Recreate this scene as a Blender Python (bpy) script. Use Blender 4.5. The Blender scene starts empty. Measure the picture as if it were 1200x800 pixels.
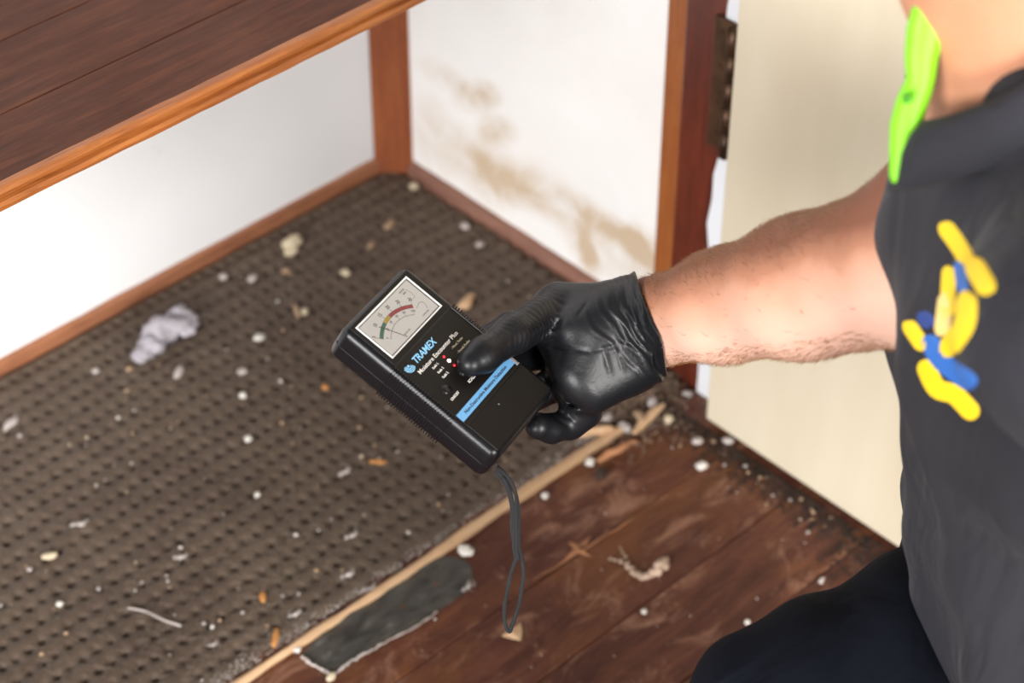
import bpy, bmesh, math, random
import numpy as np
from mathutils import Vector, Matrix
from mathutils.bvhtree import BVHTree
S = bpy.context.scene
COL = S.collection
R = math.radians
rng = np.random.default_rng(7)
random.seed(7)

# ------------------------------------------------------------------ camera
FPX = 2635.0
CAM = np.array([-1.52583, -1.78651, 1.75])
RT = np.array([0.7256431, -0.6880689, 0.0018108])     # camera right
DN = np.array([-0.4483684, -0.4748459, -0.7572893])   # camera down
FW = np.array([0.5219271, 0.5487099, -0.6530770])     # camera forward
UP = -DN
cd = bpy.data.cameras.new('camera')
cam = bpy.data.objects.new('camera', cd); COL.objects.link(cam)
cd.sensor_width = 36; cd.lens = FPX / 1200 * 36; cd.clip_start = 0.05
cam.matrix_world = Matrix(((RT[0], UP[0], -FW[0], CAM[0]), (RT[1], UP[1], -FW[1], CAM[1]),
                           (RT[2], UP[2], -FW[2], CAM[2]), (0, 0, 0, 1)))
cd.dof.use_dof = True; cd.dof.focus_distance = 1.75; cd.dof.aperture_fstop = 79.05 / 14.5
S.camera = cam

# ------------------------------------------------------------------ light
w = bpy.data.worlds.new('world'); S.world = w; w.use_nodes = True
w.node_tree.nodes['Background'].inputs[0].default_value = (0.93, 0.96, 1.0, 1)
w.node_tree.nodes['Background'].inputs[1].default_value = 0.17


def area(name, loc, target, sx, sy, power, color):
    l = bpy.data.lights.new(name, 'AREA'); l.shape = 'RECTANGLE'; l.size = sx; l.size_y = sy
    l.energy = power; l.color = color
    o = bpy.data.objects.new(name, l); COL.objects.link(o)
    o.location = loc
    o.rotation_euler = (Vector(target) - Vector(loc)).to_track_quat('-Z', 'Y').to_euler()
    return o


area('window_light', (-5.4, -2.3, 1.9), (-0.1, -0.4, 0.3), 1.9, 1.7, 390, (1.0, 0.985, 0.97))
area('doorway_light', (-2.0, -5.8, 2.0), (-0.3, -0.3, 0.3), 1.9, 1.8, 430, (1.0, 0.975, 0.94))
S.view_settings.view_transform = 'Standard'
S.view_settings.look = 'None'
S.view_settings.gamma = 1.0
S.view_settings.use_curve_mapping = False
S.view_settings.exposure = 0.0


# ------------------------------------------------------------------ helpers
def ray(px, py):
    return RT * ((px - 600) / FPX) + DN * ((py - 400) / FPX) + FW


def at(px, py, D):                     # world point at optical depth D
    return CAM + ray(px, py) * D


def onz(px, py, z=0.0):                # world point on a horizontal plane
    d = ray(px, py)
    return CAM + d * ((z - CAM[2]) / d[2])


def tag(o, label=None, cat=None, group=None, kind=None):
    if label: o['label'] = label
    if cat: o['category'] = cat
    if group: o['group'] = group
    if kind: o['kind'] = kind
    return o


def obj(name, me, m=None, parent=None, smooth=False):
    o = bpy.data.objects.new(name, me); COL.objects.link(o)
    if m is not None and len(me.materials) == 0: me.materials.append(m)
    if parent is not None: o.parent = parent
    if smooth:
        me.polygons.foreach_set('use_smooth', [True] * len(me.polygons))
    return o


def empty(name, loc):
    o = bpy.data.objects.new(name, None); COL.objects.link(o); o.location = loc
    o.empty_display_size = 0.02
    return o


def mesh(name, V, F):
    me = bpy.data.meshes.new(name)
    me.from_pydata([tuple(v) for v in V], [], [tuple(f) for f in F]); me.update()
    return me


def npmesh(name, V, Q):                # quads or tris, numpy
    V = np.asarray(V, np.float32); Q = np.asarray(Q, np.int32); n = Q.shape[1]
    me = bpy.data.meshes.new(name)
    me.vertices.add(len(V)); me.vertices.foreach_set('co', V.ravel())
    me.loops.add(Q.size); me.loops.foreach_set('vertex_index', Q.ravel())
    me.polygons.add(len(Q)); me.polygons.foreach_set('loop_start', np.arange(len(Q), dtype=np.int32) * n)
    me.update(calc_edges=True)
    return me


def from_bm(name, bm):
    me = bpy.data.meshes.new(name); bm.to_mesh(me); bm.free(); return me


def box_bm(x0, x1, y0, y1, z0, z1, bev=0.0, seg=2):
    bm = bmesh.new()
    bmesh.ops.create_cube(bm, size=1)
    bmesh.ops.scale(bm, vec=(abs(x1 - x0), abs(y1 - y0), abs(z1 - z0)), verts=bm.verts)
    bmesh.ops.translate(bm, vec=((x0 + x1) / 2, (y0 + y1) / 2, (z0 + z1) / 2), verts=bm.verts)
    if bev:
        bmesh.ops.bevel(bm, geom=bm.edges[:], offset=bev, segments=seg, affect='EDGES', profile=0.5)
    return bm


def box(name, x0, x1, y0, y1, z0, z1, m, parent=None, bev=0.0, seg=2):
    return obj(name, from_bm(name, box_bm(x0, x1, y0, y1, z0, z1, bev, seg)), m, parent)


def prism(name, poly, z0, z1, m, parent=None, bev=0.0):
    bm = bmesh.new()
    b = [bm.verts.new((p[0], p[1], z0)) for p in poly]; t = [bm.verts.new((p[0], p[1], z1)) for p in poly]
    n = len(poly); bm.faces.new(b[::-1]); bm.faces.new(t)
    for i in range(n): bm.faces.new((b[i], b[(i + 1) % n], t[(i + 1) % n], t[i]))
    bmesh.ops.recalc_face_normals(bm, faces=bm.faces[:])
    if bev: bmesh.ops.bevel(bm, geom=bm.edges[:], offset=bev, segments=2, affect='EDGES')
    return obj(name, from_bm(name, bm), m, parent)


def extrude_profile(name, prof, axis, a, b, m, parent=None, n=1, wob=0.0):
    """profile of 2D points (u, z) swept along x or y from a to b"""
    V = []; F = []; k = len(prof)
    for i in range(n + 1):
        t = a + (b - a) * i / n
        for (u, z) in prof:
            du = random.uniform(-wob, wob); dz = random.uniform(-wob, wob)
            V.append((t, u + du, z + dz) if axis == 'x' else (u + du, t, z + dz))
    for i in range(n):
        for j in range(k):
            F.append((i * k + j, i * k + (j + 1) % k, (i + 1) * k + (j + 1) % k, (i + 1) * k + j))
    F.append(tuple(range(k))[::-1]); F.append(tuple(range(n * k, n * k + k)))
    me = mesh(name, V, F)
    bm = bmesh.new(); bm.from_mesh(me); bmesh.ops.recalc_face_normals(bm, faces=bm.faces[:]); bm.to_mesh(me); bm.free()
    return obj(name, me, m, parent)


def tube_mesh(name, pts, r, seg=8, closed=False):
    pts = [Vector(p) for p in pts]; n = len(pts)
    rr = r if hasattr(r, '__len__') else [r] * n
    V = []; F = []; up = None
    for i, p in enumerate(pts):
        if closed: t = (pts[(i + 1) % n] - pts[i - 1]).normalized()
        else: t = (pts[min(i + 1, n - 1)] - pts[max(i - 1, 0)]).normalized()
        if up is None: up = t.orthogonal().normalized()
        up = (up - t * up.dot(t)).normalized(); s = t.cross(up)
        for k in range(seg):
            a = 2 * math.pi * k / seg
            V.append(p + (up * math.cos(a) + s * math.sin(a)) * rr[i])
    for i in range(n if closed else n - 1):
        for k in range(seg):
            j = (i + 1) % n
            F.append((i * seg + k, i * seg + (k + 1) % seg, j * seg + (k + 1) % seg, j * seg + k))
    if not closed:
        F.append(tuple(range(seg))[::-1]); F.append(tuple(range((n - 1) * seg, n * seg)))
    return mesh(name, V, F)


def spline(P, n):
    P = [np.array(p, float) for p in P]; out = []
    for i in range(len(P) - 1):
        p0 = P[max(i - 1, 0)]; p1 = P[i]; p2 = P[i + 1]; p3 = P[min(i + 2, len(P) - 1)]
        for k in range(n):
            t = k / n
            out.append(0.5 * ((2 * p1) + (-p0 + p2) * t + (2 * p0 - 5 * p1 + 4 * p2 - p3) * t * t + (-p0 + 3 * p1 - 3 * p2 + p3) * t ** 3))
    out.append(P[-1]); return out


# ------------------------------------------------------------------ materials
class NT:
    def __init__(s, name):
        s.m = bpy.data.materials.new(name); s.m.use_nodes = True; s.t = s.m.node_tree
        s.b = s.t.nodes['Principled BSDF']

    def n(s, typ, **kw):
        x = s.t.nodes.new(typ)
        for k, v in kw.items(): setattr(x, k, v)
        return x

    def l(s, a, b): s.t.links.new(a, b)

    def coord(s, scale=(1, 1, 1), rand=False, kind='Object'):
        tc = s.n('ShaderNodeTexCoord'); mp = s.n('ShaderNodeMapping')
        mp.inputs['Scale'].default_value = scale
        s.l(tc.outputs[kind], mp.inputs[0])
        if rand:
            oi = s.n('ShaderNodeObjectInfo'); mu = s.n('ShaderNodeVectorMath', operation='SCALE')
            cb = s.n('ShaderNodeCombineXYZ')
            for i in range(3): s.l(oi.outputs['Random'], cb.inputs[i])
            s.l(cb.outputs[0], mu.inputs[0]); mu.inputs['Scale'].default_value = 37.0
            s.l(mu.outputs[0], mp.inputs['Location'])
        return mp.outputs[0]

    def noise(s, vec, scale, detail=4, rough=0.55, dist=0.0):
        x = s.n('ShaderNodeTexNoise'); x.inputs['Scale'].default_value = scale
        x.inputs['Detail'].default_value = detail; x.inputs['Roughness'].default_value = rough
        x.inputs['Distortion'].default_value = dist
        s.l(vec, x.inputs['Vector']); return x.outputs[0]

    def ramp(s, fac, stops):
        x = s.n('ShaderNodeValToRGB'); e = x.color_ramp.elements
        while len(e) < len(stops): e.new(0.5)
        for i, (p, c) in enumerate(stops):
            e[i].position = p; e[i].color = (*c, 1) if len(c) == 3 else c
        s.l(fac, x.inputs[0]); return x.outputs[0]

    def mix(s, fac, a, b, mode='MIX'):
        x = s.n('ShaderNodeMix', data_type='RGBA', blend_type=mode)
        if isinstance(fac, (int, float)): x.inputs[0].default_value = fac
        else: s.l(fac, x.inputs[0])
        for i, v in ((6, a), (7, b)):
            if isinstance(v, tuple): x.inputs[i].default_value = (*v, 1)
            else: s.l(v, x.inputs[i])
        return x.outputs[2]

    def math(s, op, a, b=0.0):
        x = s.n('ShaderNodeMath', operation=op)
        for i, v in ((0, a), (1, b)):
            if isinstance(v, (int, float)): x.inputs[i].default_value = v
            else: s.l(v, x.inputs[i])
        return x.outputs[0]

    def bump(s, h, strength=0.3, dist=0.002):
        x = s.n('ShaderNodeBump'); x.inputs['Strength'].default_value = strength
        x.inputs['Distance'].default_value = dist
        s.l(h, x.inputs['Height']); s.l(x.outputs[0], s.b.inputs['Normal'])

    def set(s, color=None, rough=None, spec=None, metal=None, coat=None, sss=None, sheen=None):
        if color is not None:
            if isinstance(color, tuple): s.b.inputs['Base Color'].default_value = (*color, 1)
            else: s.l(color, s.b.inputs['Base Color'])
        if rough is not None:
            if isinstance(rough, (int, float)): s.b.inputs['Roughness'].default_value = rough
            else: s.l(rough, s.b.inputs['Roughness'])
        if spec is not None: s.b.inputs['Specular IOR Level'].default_value = spec
        if metal is not None: s.b.inputs['Metallic'].default_value = metal
        if coat is not None: s.b.inputs['Coat Weight'].default_value = coat; s.b.inputs['Coat Roughness'].default_value = 0.2
        if sheen is not None: s.b.inputs['Sheen Weight'].default_value = sheen
        if sss:
            s.b.inputs['Subsurface Weight'].default_value = sss[0]
            s.b.inputs['Subsurface Radius'].default_value = sss[1]; s.b.inputs['Subsurface Scale'].default_value = sss[2]
        return s.m


def plain(name, color, rough=0.5, spec=0.5, metal=0.0, var=0.0, bump=0.0, bs=200, **kw):
    t = NT(name)
    if var:
        v = t.coord(); n = t.noise(v, 30, 4)
        c2 = tuple(max(0, min(1, c * (1 - var))) for c in color); c1 = tuple(min(1, c * (1 + var * 0.5)) for c in color)
        t.set(t.ramp(n, [(0.3, c2), (0.7, c1)]))
    else: t.set(color)
    if bump:
        t.bump(t.noise(t.coord(), bs, 4), bump, 0.001)
    return t.set(rough=rough, spec=spec, metal=metal, **kw)


def wood(name, dark, mid, light, stretch=(2.2, 26, 26), rough=0.4, coat=0.0, worn=None, bump=0.25, spec=0.5, patch=None):
    t = NT(name); v = t.coord(stretch, rand=True); u = t.coord((1, 1, 1), rand=True)
    g = t.noise(v, 3.0, 8, 0.65, 0.6)
    c = t.ramp(g, [(0.28, dark), (0.5, mid), (0.75, light)])
    blot = t.noise(u, 9, 5, 0.6)
    c = t.mix(t.ramp(blot, [(0.35, (0.0,) * 3), (0.75, (0.55,) * 3)]), c, dark)
    fine = t.noise(t.coord((stretch[0] * 4, stretch[1] * 6, stretch[2] * 6), rand=True), 4, 4)
    c = t.mix(0.22, c, t.ramp(fine, [(0.35, dark), (0.7, light)]))
    if patch:
        pn = t.noise(t.coord((1, 1.5, 1), rand=True), 5.5, 6, 0.65, 0.5)
        c = t.mix(t.ramp(pn, [(0.46, (0, 0, 0)), (0.66, (0.5,) * 3)]), c, patch)
    if worn:
        wn = t.noise(t.coord((1, 1.6, 1), rand=True), 14, 9, 0.72, 0.8)
        c = t.mix(t.ramp(wn, [(0.53, (0, 0, 0)), (0.68, (worn[3],) * 3)]), c, worn[:3])
    t.set(c, rough=t.math('ADD', t.math('MULTIPLY', blot, 0.3), rough - 0.12), coat=coat, spec=spec)
    t.bump(t.math('ADD', g, t.math('MULTIPLY', fine, 0.5)), bump, 0.0015)
    return t.m


M = {}
M['shelf'] = wood('stained_shelf_wood', (0.034, 0.009, 0.004), (0.075, 0.020, 0.008), (0.15, 0.046, 0.017), rough=0.5, spec=0.2)
M['edge'] = wood('orange_varnished_wood', (0.16, 0.042, 0.010), (0.34, 0.105, 0.022), (0.50, 0.19, 0.05), (3, 50, 50), rough=0.35)
M['post'] = wood('red_orange_wood', (0.15, 0.035, 0.013), (0.27, 0.075, 0.026), (0.36, 0.12, 0.04), (26, 26, 2.2), rough=0.4)
M['bead'] = wood('orange_stop_wood', (0.17, 0.045, 0.012), (0.32, 0.095, 0.022), (0.42, 0.15, 0.04), (30, 30, 2.2), rough=0.35)
M['jamb'] = wood('red_brown_jamb_wood', (0.045, 0.009, 0.006), (0.115, 0.020, 0.009), (0.20, 0.04, 0.015), (20, 20, 2), rough=0.3, coat=0.3)
M['rail'] = wood('orange_rail_wood', (0.17, 0.06, 0.03), (0.36, 0.145, 0.07), (0.46, 0.20, 0.10), (3, 30, 30), rough=0.5)
M['rail2'] = wood('dusty_rail_wood', (0.12, 0.05, 0.035), (0.24, 0.115, 0.08), (0.32, 0.16, 0.11), (30, 3, 30), rough=0.6)
M['board'] = wood('worn_floorboard', (0.034, 0.010, 0.007), (0.095, 0.029, 0.018), (0.19, 0.070, 0.038), (2.4, 22, 22),
                  rough=0.5, worn=(0.30, 0.155, 0.10, 0.85), bump=0.4, spec=0.3, patch=(0.21, 0.080, 0.022))
M['strip'] = wood('pale_bare_timber', (0.42, 0.24, 0.12), (0.66, 0.43, 0.25), (0.80, 0.58, 0.38), (3, 60, 60), rough=0.7)
M['subfloor'] = plain('subfloor', (0.05, 0.03, 0.02), 0.9)

# white back panel
t = NT('white_board_clean'); n = t.noise(t.coord(), 2.5, 3)
c = t.ramp(n, [(0.3, (0.78, 0.78, 0.79)), (0.7, (0.86, 0.86, 0.87))])
sp = t.noise(t.coord(), 55, 3, 0.5)
c = t.mix(t.ramp(sp, [(0.70, (0, 0, 0)), (0.78, (0.25,) * 3)]), c, (0.6, 0.55, 0.52))
M['wallb'] = t.set(c, rough=0.55)

# white right panel with brown mould and water stains
t = NT('white_board_stained')
tc = t.n('ShaderNodeTexCoord'); sx = t.n('ShaderNodeSeparateXYZ'); t.l(tc.outputs['Object'], sx.inputs[0])
Y, Z = sx.outputs[1], sx.outputs[2]
n1 = t.noise(t.coord((1, 1, 1)), 16, 7, 0.66, 0.5)
n2 = t.noise(t.coord((1, 1, 1)), 5, 5, 0.6, 0.4)
base = t.ramp(t.noise(t.coord(), 3, 3), [(0.3, (0.78, 0.765, 0.75)), (0.7, (0.86, 0.85, 0.84))])


def blob(t, Y, Z, cy, cz, ry, rz, ang=0.0):
    ca, sa = math.cos(ang), math.sin(ang)
    a = t.math('SUBTRACT', Y, cy); b = t.math('SUBTRACT', Z, cz)
    u = t.math('DIVIDE', t.math('ADD', t.math('MULTIPLY', a, ca), t.math('MULTIPLY', b, sa)), ry)
    v = t.math('DIVIDE', t.math('SUBTRACT', t.math('MULTIPLY', b, ca), t.math('MULTIPLY', a, sa)), rz)
    d = t.math('ADD', t.math('MULTIPLY', u, u), t.math('MULTIPLY', v, v))
    x = t.math('SUBTRACT', 1.0, d); x = t.math('MAXIMUM', x, 0.0)
    return t.math('MULTIPLY', x, x)


STAIN = [(-0.110, 0.185, 0.050, 0.020, -0.6, 1.5), (-0.145, 0.152, 0.040, 0.02, -0.5, 1.3), (-0.05, 0.185, 0.05, 0.02, -0.1, 0.6), (-0.035, 0.085, 0.05, 0.055, 0, 0.7), (-0.125, 0.085, 0.06, 0.05, -0.3, 1.0),
         (-0.19, 0.10, 0.09, 0.035, -0.35, 0.8), (-0.25, 0.10, 0.10, 0.03, -0.25, 0.7), (-0.315, 0.08, 0.06, 0.045, 0, 1.0), (-0.365, 0.113, 0.055, 0.020, 0.1, 2.2), (-0.40, 0.115, 0.04, 0.03, 0, 1.2),
         (-0.309, 0.05, 0.018, 0.040, 0, 1.5), (-0.395, 0.07, 0.04, 0.03, 0, 0.8)]
acc = None
for (cy, cz, ry, rz, an, am) in STAIN:
    bb = t.math('MULTIPLY', blob(t, Y, Z, cy, cz, ry * 1.35, rz * 1.5, an), am * 0.85)
    acc = bb if acc is None else t.math('ADD', acc, bb)
mask = t.math('MULTIPLY', acc, t.ramp(n1, [(0.28, (0.0,) * 3), (0.66, (1.0,) * 3)]))
c = t.mix(t.math('MINIMUM', t.math('MULTIPLY', mask, 1.0), 0.85), base, (0.50, 0.35, 0.20))
low = t.ramp(n2, [(0.42, (0, 0, 0)), (0.7, (0.22,) * 3)])
c = t.mix(low, c, (0.68, 0.62, 0.55))
M['wallr'] = t.set(c, rough=0.55)

t = NT('cream_door_paint'); n = t.noise(t.coord((3, 3, 0.8)), 3, 4)
c = t.ramp(n, [(0.3, (0.58, 0.50, 0.37)), (0.7, (0.65, 0.58, 0.45))]); t.bump(t.noise(t.coord((1, 1, 1)), 60, 3), 0.06, 0.001)
M['door'] = t.set(c, rough=0.33)
M['white'] = plain('white_gloss_paint', (0.72, 0.74, 0.78), 0.35, bump=0.2, bs=60)
M['hinge'] = plain('tarnished_hinge', (0.10, 0.05, 0.025), 0.45, metal=0.6, var=0.6, bump=0.4, bs=150)
M['screw'] = plain('steel_screw', (0.5, 0.48, 0.45), 0.35, metal=1.0)

# rubber underlay
t = NT('brown_rubber_underlay')
big = t.noise(t.coord(), 4.5, 4, 0.6); fine = t.noise(t.coord(), 140, 6, 0.7); mid_ = t.noise(t.coord(), 28, 6, 0.7)
c = t.ramp(big, [(0.3, (0.060, 0.037, 0.025)), (0.55, (0.098, 0.066, 0.045)), (0.75, (0.125, 0.090, 0.058))])
c = t.mix(0.35, c, t.ramp(mid_, [(0.3, (0.045, 0.028, 0.02)), (0.7, (0.15, 0.112, 0.085))]))
dust = t.ramp(t.noise(t.coord(), 220, 3, 0.5), [(0.64, (0, 0, 0)), (0.74, (0.5,) * 3)])
c = t.mix(dust, c, (0.26, 0.20, 0.16))
t.bump(t.math('ADD', fine, mid_), 0.6, 0.0015)
M['mat'] = t.set(c, rough=0.62, spec=0.4)

M['dirt'] = plain('dark_dirt', (0.05, 0.03, 0.02), 0.9, var=0.7)
M['dirt2'] = plain('tan_dust_crumbs', (0.24, 0.16, 0.11), 0.9, var=0.5)
M['plaster'] = plain('white_plaster', (0.74, 0.70, 0.64), 0.85, var=0.3, bump=0.6, bs=300)
M['plaster2'] = plain('cream_plaster', (0.62, 0.52, 0.36), 0.85, var=0.3, bump=0.6, bs=300)
M['fluff'] = plain('grey_lilac_fluff', (0.44, 0.41, 0.45), 0.95, var=0.35, bump=1.0, bs=160)
M['lint'] = plain('pale_lint', (0.52, 0.46, 0.43), 0.95, var=0.3, bump=0.8, bs=220)
M['warm'] = plain('warm_lint', (0.55, 0.40, 0.30), 0.95, var=0.4, bump=0.8, bs=220)
M['orange'] = plain('orange_flake', (0.62, 0.27, 0.07), 0.7, var=0.4)
M['tan'] = plain('tan_chip', (0.42, 0.28, 0.17), 0.8, var=0.4)
M['gouge'] = plain('raw_wood_gouge', (0.42, 0.19, 0.09), 0.8, var=0.5)
M['fibre'] = plain('dusty_fibre', (0.22, 0.17, 0.13), 0.9)
t = NT('grey_membrane'); n = t.noise(t.coord((3, 8, 3)), 9, 6, 0.6, 1.0)
c = t.ramp(n, [(0.3, (0.022, 0.02, 0.018)), (0.6, (0.065, 0.06, 0.052)), (0.8, (0.17, 0.16, 0.14))]); t.bump(n, 0.6, 0.004)
M['membrane'] = t.set(c, rough=0.3)

# meter
M['abs'] = plain('black_abs_plastic', (0.004, 0.004, 0.0055), 0.3, spec=0.38, bump=0.08, bs=900)
M['face'] = plain('black_face_label', (0.006, 0.005, 0.0045), 0.45, spec=0.22, bump=0.06, bs=1200)
M['rib'] = plain('black_rib_plastic', (0.004, 0.004, 0.0055), 0.34, spec=0.4)
M['btn'] = plain('black_button', (0.004, 0.004, 0.004), 0.3)
M['dial'] = plain('white_dial_card', (0.90, 0.89, 0.88), 0.5)
M['bezel'] = plain('clear_bezel_edge', (0.72, 0.71, 0.69), 0.12, spec=0.8)
M['ink'] = plain('dark_ink', (0.04, 0.04, 0.045), 0.6)
M['inkg'] = plain('grey_ink', (0.22, 0.22, 0.24), 0.6)
M['green'] = plain('dial_green', (0.06, 0.24, 0.17), 0.6)
M['yellow'] = plain('dial_yellow', (0.80, 0.52, 0.03), 0.6)
M['red'] = plain('dial_red', (0.55, 0.06, 0.07), 0.6)
M['blue'] = plain('label_blue', (0.13, 0.36, 0.64), 0.45)
M['lblue'] = plain('print_blue', (0.25, 0.56, 0.85), 0.5)
M['print'] = plain('print_white', (0.75, 0.72, 0.68), 0.5)
M['print2'] = plain('print_cream', (0.60, 0.52, 0.36), 0.5)
M['navyink'] = plain('print_navy', (0.01, 0.02, 0.06), 0.5)
for k_, col, e in (('ledhot', (1.0, 0.55, 0.55), 7.0), ('ledred', (1.0, 0.02, 0.04), 1.6)):
    t = NT(k_); t.set((0.3, 0.0, 0.0), 0.3); t.b.inputs['Emission Color'].default_value = (*col, 1)
    t.b.inputs['Emission Strength'].default_value = e; M[k_] = t.m
t = NT('clear_window'); t.set((1, 1, 1), 0.02, spec=0.5); t.b.inputs['Transmission Weight'].default_value = 1.0
t.b.inputs['IOR'].default_value = 1.12; M['glass'] = t.m
t = NT('black_cord'); w_ = t.n('ShaderNodeTexWave'); w_.inputs['Scale'].default_value = 260; w_.inputs['Distortion'].default_value = 1.0
t.l(t.coord(), w_.inputs['Vector']); t.bump(w_.outputs[1], 0.6, 0.0006)
M['cord'] = t.set(t.ramp(w_.outputs[1], [(0.2, (0.005, 0.005, 0.006)), (0.9, (0.026, 0.026, 0.028))]), rough=0.7)

# glove
t = NT('black_nitrile'); a = t.noise(t.coord(), 60, 5, 0.6, 0.6); b = t.noise(t.coord(), 420, 3)
t.bump(t.math('ADD', a, t.math('MULTIPLY', b, 0.25)), 0.22, 0.0018)
M['glove'] = t.set((0.0055, 0.006, 0.0075), rough=0.40, spec=0.34)

# skin (forearm colour holds painted shade plus tan above, painted light below)
t = NT('skin'); a = t.noise(t.coord(), 14, 5, 0.6); b = t.noise(t.coord(), 160, 4, 0.6); f = t.noise(t.coord(), 70, 2, 0.5)
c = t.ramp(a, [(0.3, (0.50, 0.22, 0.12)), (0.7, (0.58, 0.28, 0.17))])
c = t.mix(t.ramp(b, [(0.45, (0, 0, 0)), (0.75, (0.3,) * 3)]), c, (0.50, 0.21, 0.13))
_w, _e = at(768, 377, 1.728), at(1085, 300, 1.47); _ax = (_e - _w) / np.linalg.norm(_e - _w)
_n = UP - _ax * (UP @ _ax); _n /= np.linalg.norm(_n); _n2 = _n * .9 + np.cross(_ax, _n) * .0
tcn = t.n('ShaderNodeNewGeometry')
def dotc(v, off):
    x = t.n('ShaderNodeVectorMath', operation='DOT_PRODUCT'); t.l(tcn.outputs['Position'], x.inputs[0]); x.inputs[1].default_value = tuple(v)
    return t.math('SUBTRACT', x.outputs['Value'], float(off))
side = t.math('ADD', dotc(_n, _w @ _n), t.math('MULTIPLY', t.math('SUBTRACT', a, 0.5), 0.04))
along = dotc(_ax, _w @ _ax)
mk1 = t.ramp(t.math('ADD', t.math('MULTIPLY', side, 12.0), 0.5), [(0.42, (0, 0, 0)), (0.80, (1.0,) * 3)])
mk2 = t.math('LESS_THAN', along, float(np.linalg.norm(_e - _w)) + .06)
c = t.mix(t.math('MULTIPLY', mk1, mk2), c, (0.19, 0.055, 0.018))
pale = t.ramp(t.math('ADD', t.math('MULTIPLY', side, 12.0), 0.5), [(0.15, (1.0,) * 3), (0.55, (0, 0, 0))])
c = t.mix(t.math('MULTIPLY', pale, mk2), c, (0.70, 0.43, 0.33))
c = t.mix(t.ramp(f, [(0.74, (0, 0, 0)), (0.79, (0.6,) * 3)]), c, (0.30, 0.12, 0.06))
t.bump(t.math('ADD', b, a), 0.22, 0.0012)
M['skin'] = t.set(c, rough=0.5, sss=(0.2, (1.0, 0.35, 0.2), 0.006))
M['hair'] = plain('arm_hair_brown', (0.30, 0.135, 0.055), 0.5)
M['headhair'] = plain('brown_hair', (0.06, 0.032, 0.018), 0.6, bump=1.0, bs=160)
M['eye'] = plain('eye_white', (0.8, 0.78, 0.75), 0.1); M['iris'] = plain('iris', (0.05, 0.09, 0.12), 0.1)
M['lip'] = plain('lip', (0.45, 0.17, 0.13), 0.45)

# cloth
t = NT('charcoal_polo_cloth'); wv = t.noise(t.coord(), 700, 2); fold = t.noise(t.coord((1, 1, 0.45)), 9, 3, 0.5, 1.2)
n = t.noise(t.coord(), 6, 3)
c = t.ramp(n, [(0.3, (0.015, 0.014, 0.019)), (0.7, (0.023, 0.023, 0.029))])
t.bump(t.math('ADD', t.math('MULTIPLY', fold, 2.2), t.math('MULTIPLY', wv, 0.03)), 0.8, 0.012)
M['shirt'] = t.set(c, rough=0.8, sheen=0.05, spec=0.25)
t = NT('navy_trouser_cloth'); wv = t.noise(t.coord(), 900, 2); fold = t.noise(t.coord((1, 1, 1)), 11, 3, 0.5, 1.2)
t.bump(t.math('ADD', t.math('MULTIPLY', fold, 1.6), t.math('MULTIPLY', wv, 0.04)), 0.7, 0.009)
M['trouser'] = t.set((0.003, 0.004, 0.008), rough=0.9, spec=0.12)
M['boot'] = plain('tan_boot', (0.22, 0.12, 0.05), 0.7, var=0.3); M['sole'] = plain('boot_sole', (0.02, 0.02, 0.02), 0.8)
M['yth'] = plain('yellow_thread', (0.88, 0.60, 0.01), 0.6, bump=0.6, bs=500)
M['pth'] = plain('pale_yellow_thread', (0.85, 0.62, 0.22), 0.6, bump=0.6, bs=500)
M['bth'] = plain('blue_thread', (0.03, 0.14, 0.48), 0.6, bump=0.6, bs=500)
M['dbth'] = plain('dark_blue_thread', (0.02, 0.05, 0.22), 0.6, bump=0.6, bs=500)
M['lime'] = plain('lime_green_foam', (0.20, 0.60, 0.002), 0.5, bump=0.15, bs=60)
M['limed'] = plain('dark_green_print', (0.05, 0.28, 0.01), 0.5)
M['butt'] = plain('grey_button', (0.32, 0.31, 0.34), 0.4)

# ------------------------------------------------------------------ setting
WX, WY = 0.008, 0.048                        # inner faces of right and back panels
floor = box('floor', -3.2, 0.45, -3.4, 0.3, -0.06, -0.022, M['subfloor']); tag(floor, kind='structure')
ybs = [-0.518]
while ybs[-1] > -3.3: ybs.append(ybs[-1] - 0.0998)
ybs = [-0.518 + 0.0998 * k for k in range(6, 0, -1)] + ybs
for i in range(len(ybs) - 1):
    y1, y0 = ybs[i], ybs[i + 1]
    g = 0.0009 if y0 < -0.65 else 0.0004
    b = box('floorboard', -3.2 + random.uniform(0, .1), 0.45, y0 + g, y1 - g, -0.022, random.uniform(-0.0006, 0.0), M['board'], floor, 0.0011, 2)
wb = box('wall_back', -2.6, 0.10, WY, WY + 0.012, -0.02, 2.1, M['wallb']); tag(wb, kind='structure')
wr = box('wall_right', WX, WX + 0.012, -0.50, WY, -0.02, 2.1, M['wallr']); tag(wr, kind='structure')
# battens of the base
tag(extrude_profile('baseboard_back', [(0.0435, 0.0), (WY, 0.0), (WY, 0.0275), (0.0445, 0.0255), (0.0425, 0.023)], 'x', -2.6, -0.012, M['rail'], n=60, wob=0.0007), kind='structure')
tag(extrude_profile('baseboard_right', [(WX, 0.0), (WX, 0.024), (-0.001, 0.019), (-0.0035, 0.015), (-0.003, 0.0)], 'y', 0.012, -0.47, M['rail2'], n=26, wob=0.0006), kind='structure')
# corner post
tag(prism('trim_1', [(-0.0295, WY), (0.0006, 0.0175), (WX + 0.006, 0.0095), (WX + 0.006, WY)], 0.0, 2.1, M['post'], bev=0.0014), kind='structure')
# frame: stop bead and jamb
tag(box('trim_2', -0.010, WX, -0.470, -0.4300, 0.0, 2.1, M['bead'], bev=0.002), kind='structure')
tag(box('trim_3', -0.030, 0.02, -0.5345, -0.4735, 0.0, 2.1, M['jamb'], bev=0.0025), kind='structure')
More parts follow.
